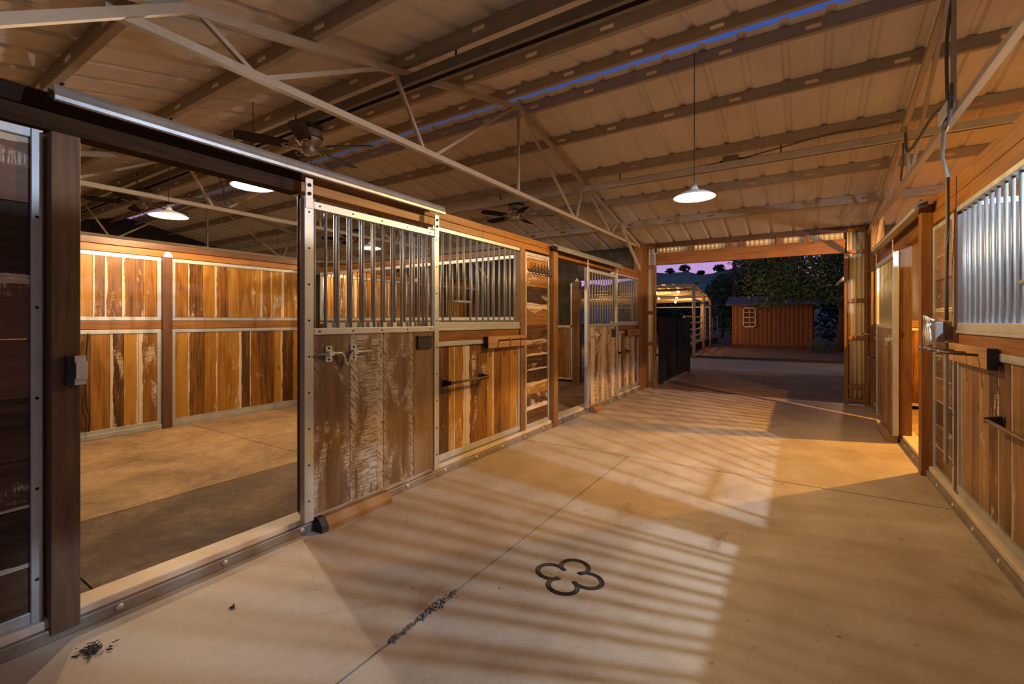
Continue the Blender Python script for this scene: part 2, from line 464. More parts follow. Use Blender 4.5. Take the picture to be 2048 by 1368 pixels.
# hung channels along X with drop rods
def channel(y, z, label, m0, hw=.052, bright=False):
    t = thing('hung_channel', label, 'steel channel', (0, y, z), None)
    m = MB()
    m.box(XW, XE, y-hw, y+hw, z+.040, z+.046, 0)
    m.box(XW, XE, y-hw, y-hw+.006, z-.02, z+.040, 0); m.box(XW, XE, y+hw-.006, y+hw, z-.02, z+.040, 0)
    m.box(XW, XE, y-hw, y-.022, z-.026, z-.02, 0); m.box(XW, XE, y+.022, y+hw, z-.026, z-.02, 0)
    part('channel', m, m0, t)
    for x in (-10.9, -9.2, -7.5, -5.7, -3.9, -2.02, -.2, 1.7, 3.4):
        m = MB(); m.tube([(x, y, z+.04), (x, y, zr(y)-.03)], .007, 6); m.tube([(x, y, zr(y)-.045), (x, y, zr(y)-.025)], .020, 8)
        part('drop_rod', m, M['darkm'], t)
    return t
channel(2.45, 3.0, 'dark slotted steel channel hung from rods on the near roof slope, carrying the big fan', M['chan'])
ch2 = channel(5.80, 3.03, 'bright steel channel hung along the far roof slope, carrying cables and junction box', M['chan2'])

# ------------------------------------------------------------------ floor
mb = MB()
jx, jy, g = -1.352, 4.11, .005
for x0, x1, y0, y1 in ((-2.62, jx-g, -.6, jy-g), (jx+g, 1.05, -.6, jy-g), (-2.62, 1.05, jy+g, 8.5)):
    mb.box(x0, x1, y0, y1, -.10, 0, 1)
struct('floor', mb, M['concrete'], weld=False)
mb = MB(); mb.box(XW, XE, YN-.3, 8.5, -.14, -.012); struct('floor_base', mb, M['groove'])
# rubber mats in left stall
def mats(xs, ys, where):
    k = 0
    for i in range(len(xs)-1):
        for j in range(len(ys)-1):
            m = MB(); m.box(xs[i+1]+.004, xs[i]-.004, ys[j]+.004, ys[j+1]-.004, -.012, 0, 1)
            yield i, j, m
rows = ['touching the sill by the door opening', 'in the middle row of the stall', 'along the back wall of the stall']
cols = ['near end', 'between the dark wall post side and the middle', 'behind the sliding door']
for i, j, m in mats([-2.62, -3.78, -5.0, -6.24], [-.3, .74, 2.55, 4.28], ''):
    solo('stall_mat', m, M['mat_shaded' if i == 0 else 'conc_dark'], 'dusty floor mat %s, %s' % (rows[i], ('near end', 'opposite the doorway', 'far end')[j]), 'floor mat', 'mats on the open left stall floor')
mb = MB(); mb.box(-6.24, -2.62, 4.32, 8.45, -.012, 0); struct('floor_far_stall', mb, M['conc_dark'])
mb = MB(); mb.box(XW, -6.3, -.3, 8.45, -.012, 0); struct('floor_back', mb, M['conc_dark'])
mb = MB(); mb.box(1.05, 4.62, -.3, 8.45, -.012, 0); struct('floor_right_stall', mb, M['conc_dark'])

# clover of four horseshoe prints
t = thing('horseshoe_print', 'four dark horseshoe prints set as a clover in the concrete floor', 'floor mark', (-.962, 2.03, 0))
for k in range(4):
    a0 = PI/2*k + .12
    cx, cy = -.962+.092*math.cos(a0), 2.03+.092*math.sin(a0)
    m = MB()
    for rr in (.068, .056):
        pts = []
        for i in range(25):
            a = a0-PI*.80+i*(PI*1.60)/24
            pts.append((cx+rr*1.12*math.cos(a), cy+rr*math.sin(a), .0005))
        m.tube(pts, .0058 if rr > .06 else .0046, 6)
    part('horseshoe', m, M['groove'], t)
# broken concrete along the joint
mb = MB(); random.seed(3)
for i in range(170):
    y = 1.24+random.random()*.40; w = .026*max(.12, 1-abs(y-1.50)/.20) if y > 1.33 else .010
    x = jx-w+random.random()*2*w; s = .004+random.random()*.007
    mb.tube([(x, y, -.004), (x+s*random.uniform(-1, 1), y+s*random.uniform(-1, 1), .002+s*.35)], s, 5, True, s*.4)
solo('joint_rubble', mb, M['gravel'], 'patch of broken dark concrete crumbling along the long floor joint', 'rubble', kind='stuff')
def clump(c, r, n, label, sd):
    random.seed(sd); m = MB()
    for i in range(n):
        a = random.random()*2*PI; d = r*abs(random.gauss(0, .5)); p = Vector((c[0]+d*math.cos(a)*1.3, c[1]+d*math.sin(a), .002+random.random()*.006))
        q = p+Vector((random.uniform(-1, 1), random.uniform(-1, 1), random.uniform(0, .25)))*r*.45
        m.tube([p, q], .0016+random.random()*.002, 4)
    solo('straw_clump', m, M['debris'], label, 'debris', kind='stuff')
clump((-2.266, .60), .042, 90, 'dark clump of straw on the concrete in front of the near wood post', 5)
clump((-2.087, 1.017), .020, 14, 'small dried leaf scrap on the concrete before the open stall sill', 6)

# ------------------------------------------------------------------ stall fronts
XL, XR = -2.5, .88
class Side:
    def __init__(s, sg): s.sg = sg
    def X(s, t): return XL+t if s.sg > 0 else XR-t
    def box(s, m, t0, t1, y0, y1, z0, z1, grain=None, r=None):
        a, b = s.X(t0), s.X(t1); m.box(min(a, b), max(a, b), y0, y1, z0, z1, grain, r)
    def vplanks(s, m, t0, t1, cuts, z0, z1, rs=None):
        for i, (a, b) in enumerate(zip(cuts, cuts[1:])):
            m.plank((s.X(t0), a+.0015, z0), (0, b-a-.003, 0), (0, 0, z1-z0), (s.X(t1)-s.X(t0), 0, 0), rs[i % len(rs)] if rs else None)
    def hplanks(s, m, t0, t1, y0, y1, cuts):
        for a, b in zip(cuts, cuts[1:]):
            m.plank((s.X(t0), y0, a+.0015), (0, 0, b-a-.003), (0, y1-y0, 0), (s.X(t1)-s.X(t0), 0, 0))
    def rod(s, m, t, y, z0, z1, r=.0095): m.tube([(s.X(t), y, z0), (s.X(t), y, z1)], r, 10)
LS, RS = Side(1), Side(-1)
def cuts(a, b, n, j=.25):
    w = (b-a)/n; c = [a]
    for i in range(1, n): c.append(a+w*(i+random.uniform(-j, j)))
    return c+[b]

def screws(s, par, t, pts, mat='darkm', r=.006):
    """one small screw head object per point, sharing a mesh"""
    m = MB(); m.lathe([(r, 0), (r*.9, .003*s.sg), (0, .004*s.sg)], (0, 0, 0), 8, 'X')
    me = m.mesh('screw'); me.materials.append(M[mat]); w = wpos(par)
    for y, z in pts:
        o = bpy.data.objects.new('screw', me); COL.objects.link(o); o.parent = par
        o.location = Vector((s.X(t), y, z))-w

def sliding_door(s, y0, y1, t, label, pcuts, bars, wmat, plate=None, latch=None, up0=.06, up1=.052, group=None, screw=False, rs=None):
    d = thing('sliding_stall_door', label, 'stall door', (s.X(t), (y0+y1)/2, .085), group)
    tb, tf = t-.045, t
    zb, zt, zm0, zm1, ztr = .09, 1.95, 1.165, 1.205, 1.905
    m = MB()
    s.box(m, tb, tf, y0, y0+up0, zb-.012, zt+.01, 2); s.box(m, tb, tf, y1-up1, y1, zb-.012, zt+.01, 2)
    s.box(m, tb, tf, y0+up0, y1-up1, ztr, zt, 1); s.box(m, tb, tf, y0+up0, y1-up1, zm0, zm1, 1)
    s.box(m, tb, tf-.02, y0+up0, y1-up1, zb-.005, zb+.012, 1)
    fr = part('frame', m, M['galv'], d, bevel=.003)
    if screw:
        zz = [.2+.21*i for i in range(9)]
        screws(s, fr, tf, [(y0+.03, z) for z in zz]+[(y1-.026, z) for z in zz]+[(y0+.1+i*(y1-y0-.2)/4, (zm0+zm1)/2) for i in range(5)]+[(y0+.1+i*(y1-y0-.2)/4, (ztr+zt)/2) for i in range(5)])
    m = MB(); s.vplanks(m, tb+.008, tf-.010, [y0+up0]+pcuts+[y1-up1], zb+.012, zm0, rs)
    part('planks', m, wmat, d, bevel=.002)
    for y in bars:
        m = MB(); s.rod(m, t-.022, y, zm1, ztr); part('bar', m, M['bar'], d)
    for y in (y0+.028, y1-.026):
        m = MB(); s.box(m, tf-.004, tf+.004, y-.024, y+.024, zt-.05, 2.075, 2)
        hp = part('hanger_plate', m, M['galv'], d, bevel=.002)
        for z in (1.985, 2.035):
            m = MB(); m.lathe([(.011, 0), (.011, .007*s.sg), (0, .008*s.sg)], (s.X(tf+.004), y, z), 6, 'X'); part('bolt', m, M['darkm'], hp)
    if plate:
        m = MB(); s.box(m, tf-.010, tf+.004, plate[0], plate[1], plate[2], plate[3], 1)
        s.box(m, tf-.006, tf+.010, plate[0]-.004, plate[1]+.004, plate[3]-.012, plate[3]+.002, 1)
        part('nameplate', m, M['black'], d, bevel=.002)
    if latch:
        y, z = latch
        m = MB(); x = s.X(tf+.014)
        pts = [(x, y-.10, z), (x, y+.20, z), (x, y+.235, z-.02), (x, y+.25, z-.06), (x, y+.275, z-.075), (x, y+.30, z-.06), (x, y+.315, z-.02), (x, y+.35, z), (x, y+.62, z)]
        k = .55; pts = [(p[0], y+(p[1]-y)*k, p[2]) for p in pts]
        m.tube(pts, .0075, 10)
        lt = part('latch_rod', m, M['galv'], d)
        for yy in (y+.035, y+.215):
            m = MB(); s.box(m, tf-.010, tf-.004, yy-.022, yy+.022, z-.05, z+.045, 2); s.box(m, tf-.010, tf+.023, yy-.016, yy+.016, z-.014, z+.014, 1)
            lb = part('latch_bracket', m, M['plate'], d)
            screws(s, lb, tf-.004, [(yy, z+.032), (yy, z-.036)], 'darkm', .008)
    return d

def stall_front(s, y0, y1, label, pcuts, bars, wmat, feed=None, group=None, name='barred_partition', rail0=None, rs=None):
    """fixed front: grille above planks"""
    d = thing(name, label, 'stall front', (s.X(0), (y0+y1)/2, .1), group)
    m = MB()
    s.box(m, -.05, .005, y0 if rail0 is None else rail0, y1, 1.98, 2.012, 1)
    part('top_rail', m, M['galv'], d, bevel=.003)
    m = MB()
    s.box(m, -.05, .004, y0, y1, 1.185, 1.235, 1); s.box(m, -.05, .012, y0, y1, 1.165, 1.185, 1)
    part('grille_rail', m, M['galv'], d, bevel=.002)
    m = MB(); s.box(m, -.06, -.002, y0, y1, 1.075, 1.165, 1); part('wood_rail', m, M['beam'], d, bevel=.003)
    m = MB()
    s.box(m, -.05, .004, y0, y1, 1.035, 1.075, 1); s.box(m, -.05, .006, y0, y1, .10, .15, 1)
    s.box(m, -.05, .004, y0, y0+.03, .15, 1.035, 2); s.box(m, -.05, .004, y1-.03, y1, .15, 1.035, 2)
    part('plank_frame', m, M['galv'], d, bevel=.002)
    m = MB(); s.vplanks(m, -.042, -.010, [y0+.03]+pcuts+[y1-.03], .15, 1.035, rs); part('planks', m, wmat, d, bevel=.002)
    for y in bars:
        zz = 1.235
        if feed and feed[0] < y < feed[1]: zz = feed[2]
        m = MB(); s.rod(m, -.02, y, zz, 1.98); part('bar', m, M['bar'], d)
    if feed:
        m = MB(); m.tube([(s.X(-.02), feed[0], feed[2]), (s.X(-.02), feed[1], feed[2])], .012, 10); part('feed_opening_bar', m, M['bar'], d)
    return d

def board_panel(s, y0, y1, label, hc, z0=.06, z1=1.99, mat='wood_row'):
    d = thing('board_panel', label, 'wall panel', (s.X(0), (y0+y1)/2, z0))
    m = MB(); w = .034
    s.box(m, -.05, .006, y0, y0+w, z0, z1, 2); s.box(m, -.05, .006, y1-w, y1, z0, z1, 2)
    s.box(m, -.05, .004, y0+w, y1-w, z1-.036, z1, 1); s.box(m, -.05, .004, y0+w, y1-w, z0, z0+.045, 1)
    fr = part('frame', m, M['galv'], d, bevel=.003)
    screws(s, fr, .006, [(y, z) for y in (y0+w/2, y1-w/2) for z in (.25, .6, .95, 1.3, 1.65)])
    m = MB(); s.hplanks(m, -.042, -.008, y0+w, y1-w, [z0+.045]+hc+[z1-.036]); part('planks', m, M[mat], d, bevel=.002)
    return d

def post(s, y0, y1, t0, t1, z0, z1, label, mat='post', name='jamb_post'):
    m = MB(); s.box(m, t0, t1, y0, y1, z0, z1, 2)
    return solo(name, m, M[mat], label, 'post', bevel=.004, loc=(s.X((t0+t1)/2), (y0+y1)/2, z0))

def beam(s, y0, y1, t0, t1, zs, label, mat='beam', splits=()):
    d = thing('header_beam', label, 'beam', (s.X((t0+t1)/2), (y0+y1)/2, zs[0]))
    ys = [y0]+list(splits)+[y1]
    for a, b in zip(zs, zs[1:]):
        m = MB()
        for p, q in zip(ys, ys[1:]): s.box(m, t0, t1, p+.001, q-.001, a+.0015, b-.0015, 1)
        part('beam_board', m, M[mat], d, bevel=.004)
    return d

def track(s, y0, y1, t0, t1, z0, z1, label):
    d = thing('door_track', label, 'sliding door track', (s.X(t0), (y0+y1)/2, z0))
    a, b = s.X(t0), s.X(t1); sg = s.sg
    # hooded section: sloping cover with rounded nose
    prof = [(t0, z1+.004), (t1-.030, z1+.004), (t1-.010, z1-.006), (t1, z1-.022), (t1+.004, z0+.030), (t1+.010, z0+.014), (t1+.006, z0), (t1-.006, z0-.004), (t1-.014, z0+.004), (t1-.018, z0+.03), (t0, z0+.03)]
    m = MB(); m.prism([(s.X(p), y0, z) for p, z in prof], (0, y1-y0, 0)); part('track_cover', m, M['track'], d)
    n = max(3, int((y1-y0)/.36))
    for i in range(n+1):
        m = MB(); y = y0+.03+(y1-y0-.06)*i/n
        m.tube([(s.X(t1-.034), y, z1), (s.X(t1-.034), y, z1+.016)], .007, 6)
        part('bolt', m, M['darkm'], d)
    m = MB(); m.prism([(s.X(p), y0-.004, z) for p, z in [(t0+.01, z1-.006), (t1-.02, z1-.026), (t1-.008, z0+.022), (t0+.01, z0+.03)]], (0, .003, 0)); part('end_cap', m, M['darkm'], d)
    return d

def curb(s, y0, y1, label, op=None, gaps=()):
    d = thing('floor_curb', label, 'curb', (s.X(.02), (y0+y1)/2, 0))
    m = MB()
    s.box(m, -.10, .045, y0, y1, 0, .052, 1); part('curb_rail', m, M['curb'], d, bevel=.006)
    m = MB(); s.box(m, -.10, .028, y0, y1, .052, .085, 1); part('curb_cap', m, M['sillm'], d, bevel=.004)
    n = int((y1-y0)/.42)
    for i in range(n):
        m = MB(); m.lathe([(.016, 0), (.016, .003*s.sg), (.006, .006*s.sg), (0, .006*s.sg)], (s.X(.045), y0+.25+i*.42, .030), 12, 'X'); part('anchor_bolt', m, M['galv'], d)
    return d

random.seed(21)
# ---- left wall
curb(LS, -.35, 8.2, 'metal curb along the floor under the whole left row of stalls')
board_panel(LS, -.30, .517, 'dark horizontal board panel at the near left edge, shaded', [.299, .528, .715, .955, 1.179, 1.412, 1.70], z0=.085, mat='wood_shaded')
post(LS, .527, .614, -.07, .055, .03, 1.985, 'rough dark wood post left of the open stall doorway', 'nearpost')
p = thing('latch_keeper', 'pale metal strap keeper on a dark block on the near wood post', 'latch keeper', (LS.X(.06), .60, .995))
m = MB(); LS.box(m, .056, .082, .566, .622, .993, 1.112, 2); part('block', m, M['black'], p, bevel=.003)
m = MB(); LS.box(m, .083, .088, .588, .622, .995, 1.022, 2); LS.box(m, .083, .088, .588, .622, 1.083, 1.110, 2); LS.box(m, .100, .106, .588, .622, 1.022, 1.083, 2)
LS.box(m, .083, .106, .588, .622, 1.018, 1.024, 0); LS.box(m, .083, .106, .588, .622, 1.081, 1.087, 0)
part('strap', m, M['plate'], p, bevel=.002)
beam(LS, -.35, 1.60, -.09, .0, [2.0, 2.075, 2.150], 'dark two-board header beam over the open near left stall doorway', 'dark_beam')
beam(LS, 1.602, 8.18, -.09, .0, [2.014, 2.078, 2.145], 'orange two-board header beam above the barred left stall walls', 'beam', [3.42, 4.80])
track(LS, .522, 2.745, .045, .125, 2.085, 2.150, 'long hooded metal door track above the open near left stall')
sliding_door(LS, 1.57, 2.72, .085, 'open sliding stall door of greyed whitened planks with black nameplate, nearest on the left',
             [1.892, 2.166, 2.452], [1.647, 1.723, 1.809, 1.905, 2.001, 2.094, 2.162, 2.252, 2.342, 2.432, 2.517, 2.60], M['wood_grey'],
             plate=(2.485, 2.635, 1.035, 1.135), latch=(1.70, 1.05), screw=True, rs=[(.35, .42), (.40, 1.0), (.45, .56), (.62, .02)])
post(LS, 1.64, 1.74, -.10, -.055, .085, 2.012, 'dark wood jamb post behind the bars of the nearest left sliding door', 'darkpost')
stall_front(LS, 1.76, 4.07, 'barred left stall wall with feed opening above orange planks', [2.0, 2.3, 2.6, 2.945, 3.035, 3.17, 3.50, 3.615, 3.735, 3.90],
            [1.85, 1.95, 2.05, 2.15, 2.25, 2.35, 2.45, 2.55, 2.65, 2.75]+[2.884, 2.979, 3.075, 3.163, 3.258, 3.353, 3.446, 3.536, 3.627, 3.72, 3.815, 3.912, 4.003], M['wood'], feed=(2.979, 3.258, 1.415), rail0=2.74)
post(LS, 4.075, 4.175, -.06, .012, .085, 2.012, 'wood post between the barred front and the narrow board panel on the left', 'post')
board_panel(LS, 4.18, 4.73, 'narrow panel of worn horizontal boards with a hook rack, on the left', [.27, .44, .555, .70, .86, .985, 1.03, 1.20, 1.42, 1.62, 1.80], z0=.085, mat='wood_row')
post(LS, 4.737, 4.85, -.07, .06, .0, 2.06, 'orange wood post left of the farther left stall doorway', 'post')
track(LS, 4.72, 6.95, .045, .125, 2.062, 2.127, 'hooded metal door track above the farther left stall doorway')
sliding_door(LS, 5.66, 6.86, .085, 'open sliding stall door with heavily whitened planks, farther on the left',
             [5.86, 6.06, 6.30, 6.52, 6.66], [5.78+i*.098 for i in range(11)], M['wood_worn'], plate=(6.60, 6.75, 1.0, 1.12), latch=(5.80, 1.05), rs=[(.7, 1.0), (.3, .95), (.8, 1.0), (.5, .9)])
stall_front(LS, 6.89, 8.17, 'barred stall wall with worn planks at the far end of the left row', [7.05, 7.25, 7.4, 7.6, 7.75, 7.95],
            [6.95]+[7.25+i*.098 for i in range(10)], M['wood_worn'], rs=[(.4, .75), (.8, 1.0), (.3, .5), (.6, .85)])
m = MB(); LS.box(m, -.035, -.005, 7.02, 7.20, 1.24, 1.41); solo('feed_box', m, M['black'], 'small black feed box set in the far left barred front', 'feed box', loc=(LS.X(-.02), 7.11, 1.24))
post(LS, 8.19, 8.44, -.09, .06, .0, 2.66, 'corner wood post where the left stalls meet the far doorway', 'post')

# ---- fittings
def saddle_rack(s, y0, y1, z0, z1, pegs, t, label, ln=.14, w=None):
    d = thing('saddle_rack', label, 'peg rack', (s.X(t), (y0+y1)/2, z0))
    m = MB(); s.box(m, .006, t, y0, y1, z0, z1, 1); part('board', m, M['block'], d, bevel=.004)
    m = MB(); s.box(m, .006, t+.002, y0-.006, y0-.001, z0, z1, 2); part('end_cap', m, M['black'], d)
    for y in pegs:
        m = MB(); x = s.X(t); z = (z0+z1)/2+.012
        m.tube([(x, y, z), (s.X(t+ln), y, z+.012)], .008, 10); m.tube([(s.X(t+ln-.006), y, z+.012), (s.X(t+ln+.004), y, z+.013)], .0135, 12)
        part('peg', m, M['rust'], d)
    return d
saddle_rack(LS, 3.44, 4.14, .99, 1.10, [3.62, 3.83, 4.02], .048, 'wood peg rack with three metal pegs on the left barred stall front', .13)
saddle_rack(RS, 3.42, 4.18, .985, 1.10, [3.57, 3.80, 4.06], .048, 'wood peg rack with three long metal pegs on the right stall front', .17)
saddle_rack(LS, 7.42, 8.12, .99, 1.10, [7.6, 7.78, 7.96], .048, 'dark peg rack on the far left barred stall front', .12)
def blanket_bar(s, y0, y1, z, label, t=.0, out=.085):
    d = thing('blanket_bar', label, 'blanket bar', (s.X(t), (y0+y1)/2, z))
    for y in (y0, y1):
        m = MB(); m.prism([(s.X(t), y-.010, z-.034), (s.X(t), y-.010, z+.028), (s.X(t+out), y-.010, z+.013), (s.X(t+out), y-.010, z-.012)], (0, .020, 0))
        m.lathe([(.03, 0), (.026, .006*s.sg), (0, .008*s.sg)], (s.X(t), y, z+.012), 12, 'X')
        part('bracket', m, M['darkm'], d)
    m = MB(); m.tube([(s.X(t+out-.008), y0, z), (s.X(t+out-.008), y1, z)], .0105, 12); part('rod', m, M['rust'], d)
    return d
blanket_bar(LS, 2.885, 3.40, .735, 'metal blanket bar on the orange planks of the left barred front', -.008)
blanket_bar(RS, 2.75, 3.40, .72, 'metal blanket bar on the planks at the right edge', -.008, .072)
blanket_bar(LS, 7.05, 7.5, .735, 'metal blanket bar on the far left barred stall front', -.008)
# hook rack
d = thing('bridle_hook_rack', 'black wrought iron rack of bridle hooks on the narrow left board panel', 'hook rack', (LS.X(0), 4.49, 1.77))
m = MB(); LS.box(m, .007, .013, 4.26, 4.71, 1.785, 1.81, 1); part('back_bar', m, M['darkm'], d)
for i in range(6):
    y = 4.30+.074*i; x = LS.X(.013); m = MB()
    pts = [(x, y, 1.88), (x+.004, y+.006, 1.84), (x, y, 1.80), (x+.01, y, 1.765), (x+.035, y+.006, 1.748), (x+.055, y+.008, 1.765), (x+.058, y+.008, 1.785)]
    m.tube(pts, .0055, 8); m.tube([(x, y, 1.81), (x+.035, y-.008, 1.825), (x+.05, y-.01, 1.85)], .005, 8); part('hook', m, M['darkm'], d)
# door guides on the floor
def guide(s, y0, y1, t0, t1, label, cap):
    d = thing('door_guide', label, 'door guide', (s.X(t1), (y0+y1)/2, 0))
    m = MB(); x0, x1 = s.X(t0), s.X(t1)
    prof = [(t0, 0), (t1, 0), (t1, .035), (t1-.035, .075), (t0, .075)]
    m.prism([(s.X(t), y0, z) for t, z in prof], (0, y1-y0, 0)); part('block', m, M['block'], d, bevel=.005)
    if cap:
        m = MB(); m.prism([(s.X(t0+(t-t0)*1.04), y0-.045, z*1.06) for t, z in prof], (0, .043, 0)); part('bumper', m, M['rubber'], d)
    return d
guide(LS, 1.70, 2.20, .052, .125, 'wood floor guide block under the nearest left sliding door', True)
guide(LS, 5.80, 6.05, .052, .15, 'small wood floor guide block under the farther left sliding door', False)
guide(RS, 6.05, 6.75, .052, .155, 'wood floor guide block under the right sliding door', False)

# ---- right wall
curb(RS, -.35, 8.2, 'metal curb along the floor under the whole right row of stalls')
random.seed(5)
stall_front(RS, 1.70, 4.19, 'barred wall with pale metal sheet behind it and peg rack, at the right edge', [1.9, 2.1, 2.3, 2.5, 2.7, 2.95, 3.12, 3.29, 3.47, 3.62, 3.79, 3.96],
            [1.765+.1*i for i in range(9)]+[2.90, 3.00, 3.102]+[3.207, 3.31, 3.409, 3.516, 3.618, 3.714, 3.83, 3.93, 4.04, 4.135], M['wood_clean'], feed=(2.9, 3.207, 1.435))
sliding_door(RS, 1.60, 2.76, .085, 'sliding stall door on the right just outside the frame edge', [1.85, 2.1, 2.4], [1.70+.1*i for i in range(10)], M['wood'])
post(RS, 2.66, 2.80, -.12, -.064, .086, 2.012, 'dark wood post behind the right sliding door outside the frame edge', 'darkpost')
post(RS, 4.192, 4.268, -.30, .004, .0, 2.012, 'dark narrow wood upright left of the right barred stall front', 'darkpost')
board_panel(RS, 4.27, 4.86, 'panel of horizontal boards with the outlet and cable, on the right', [.26, .43, .62, .80, .97, 1.13, 1.33, 1.56, 1.75, 1.88], z0=.06, mat='wood_clean')
post(RS, 4.865, 4.965, -.06, .075, .0, 2.18, 'orange wood post right of the farther right stall doorway', 'beam')
beam(RS, -.35, 8.2, -.09, .0, [2.014, 2.112, 2.235], 'two-board orange header beam above the whole right row of stalls', 'beam', [3.9, 4.97])
track(RS, 4.75, 7.4, .045, .125, 2.125, 2.19, 'hooded metal door track above the farther right stall doorway')
post(RS, 6.03, 6.12, -.05, .045, .0, 2.012, 'weathered brown jamb post behind the right sliding door edge', 'post')
sliding_door(RS, 5.98, 7.25, .105, 'open sliding stall door seen edge-on with bright metal edge, on the right', [6.2, 6.42, 6.65, 6.86, 7.05], [6.10+i*.098 for i in range(11)], M['wood'], latch=(6.1, 1.05))
stall_front(RS, 7.27, 8.17, 'barred stall front at the far end of the right row', [7.45, 7.62, 7.8, 7.97], [7.33+i*.098 for i in range(9)], M['wood'])
saddle_rack(RS, 7.45, 8.0, .99, 1.10, [7.6, 7.75, 7.9], .048, 'peg rack on the far right barred stall front', .13)
blanket_bar(RS, 7.45, 7.95, .735, 'metal blanket bar on the far right stall front', -.008)
post(RS, 8.19, 8.44, -.09, .06, .0, 2.66, 'corner wood post where the right stalls meet the far doorway', 'post')

# outlet, conduit, cable
d = thing('outlet_box', 'grey outlet box on a wood block with a white cord draped over it', 'outlet box', (RS.X(.03), 4.40, 1.11))
m = MB(); RS.box(m, .007, .05, 4.30, 4.50, 1.11, 1.245, 1); part('wood_block', m, M['block'], d, bevel=.003)
m = MB(); RS.box(m, .052, .10, 4.25, 4.37, 1.10, 1.24, 1); part('box', m, M['outlet'], d, bevel=.006)
random.seed(8)
d = thing('white_cord', 'tangled white cord draped over the grey outlet box', 'cord', (RS.X(.11), 4.33, 1.08))
for k in range(5):
    m = MB(); x = RS.X(.106+.004*k); y = 4.27+.025*k
    pts = [(x, y, 1.25), (x-.02, y+.01, 1.265+.006*k), (x-.012, y+.03, 1.21), (x-.02, y+.012, 1.15), (x-.006, y+.02+.01*k, 1.09-.01*k)]
    m.tube(pts, .0075 if k < 3 else .004, 8); part('strand', m, M['rag'], d)
m = MB(); pts = [(.80, 4.05, 2.66), (.785, 4.06, 2.50), (.80, 4.18, 2.36), (.835, 4.22, 2.24), (.838, 4.235, 1.95), (.845, 4.30, 1.60), (.848, 4.31, 1.25)]
m.tube(pts, .011, 10); solo('power_cable', m, M['cable'], 'grey power cable dropping from the roof truss to the outlet box on the right', 'cable')
m = MB()
for a, b, w in ((.25, 1.09, .07),):
    m.plank((RS.X(.022), 4.31, a), (0, w, 0), (0, 0, b-a), (-.014, 0, 0)); m.plank((RS.X(.022), 4.315, 1.25), (0, .05, 0), (0, 0, .62), (-.012, 0, 0))
d = thing('conduit_cover', 'grey metal conduit cover strip running down the right board panel', 'conduit cover', (RS.X(.01), 4.32, .25))
part('strip', m, M['outlet'], d)
# junction box + cables on channel 2 and truss
d = thing('junction_box', 'small dark junction box sitting on the bright hung channel', 'junction box', (-.70, 5.80, 3.07))
m = MB(); m.box(-.78, -.62, 5.755, 5.845, 3.078, 3.145); part('box', m, M['outlet'], d, bevel=.004)
m = MB(); m.tube([(-.62, 5.8, 3.10), (-.58, 5.8, 3.10)], .014, 8); m.tube([(-.82, 5.8, 3.10), (-.78, 5.8, 3.10)], .014, 8); part('fitting', m, M['black'], d)
def cable(pts, r, label, mat='cable'):
    # smooth through points
    P = [Vector(p) for p in pts]; out = []
    for i in range(len(P)-1):
        p0, p1, p2, p3 = P[max(i-1, 0)], P[i], P[i+1], P[min(i+2, len(P)-1)]
        for k in range(6):
            t = k/6
            out.append(.5*((2*p1)+(p2-p0)*t+(2*p0-5*p1+4*p2-p3)*t*t+(3*p1-p0-3*p2+p3)*t**3))
    out.append(P[-1]); m = MB(); m.tube(out, r, 8)
    return solo('electric_cable', m, M[mat], label, 'cable', 'cables under the right roof')
cable([(-.58, 5.8, 3.10), (-.25, 5.74, 3.12), (.2, 5.70, 3.16), (.55, 5.65, 3.14), (.76, 5.55, 3.12)], .008, 'dark cable leaving the junction box along the bright channel')
cable([(-.58, 5.81, 3.092), (-.1, 5.82, 3.094), (.30, 5.82, 3.094), (.55, 5.82, 3.094), (.74, 5.82, 3.094)], .008, 'lower dark cable lying on the bright channel near the right truss')
cable([(-.83, 5.8, 3.10), (-1.1, 5.83, 3.10), (-1.6, 5.83, 3.10), (-2.3, 5.83, 3.10)], .006, 'thin cable running left from the junction box on the channel')
cable([(.83, 4.05, 3.40), (.80, 4.06, 3.1), (.80, 4.05, 2.66)], .010, 'grey cable hanging down beside the king post of the right truss')
cable([(.80, 4.09, 2.68), (.79, 4.4, 2.72), (.80, 5.0, 2.74), (.80, 5.4, 2.78), (.80, 5.5, 2.98)], .010, 'grey cable swagged along the bottom of the right truss')
cable([(.80, 5.60, 2.92), (.795, 5.58, 2.75), (.795, 5.66, 2.64), (.80, 5.72, 2.60)], .009, 'short dark cable loop hanging by the right truss below the channel')
cable([(.78, 3.85, 2.72), (.775, 3.84, 2.58), (.775, 3.90, 2.50), (.785, 4.02, 2.49)], .010, 'short grey cable curling over the pale plate on the right truss')
m = MB(); m.plank((.76, 3.86, 2.535), (0, .22, 0), (0, 0, .09), (.006, 0, 0)); solo('gusset_plate', m, M['plate'], 'pale metal plate on the bottom chord of the right truss', 'plate', loc=(.76, 3.97, 2.535))
# loop cable over left stall
cable([(-5.80, 2.52, 3.02), (-5.80, 2.62, 3.0), (-5.80, 2.72, 2.85), (-5.80, 2.74, 2.65), (-5.82, 2.80, 2.60)], .010, 'cable looping down from the hung channel behind the open left stall lamp')

cable([(-6.215, 1.62, 1.12), (-6.215, 1.60, .85), (-6.215, 1.60, .40), (-6.215, 1.63, .26), (-6.215, 1.62, .10)], .008, 'thin dark cord hanging down the stall back wall beside the near post', 'black')
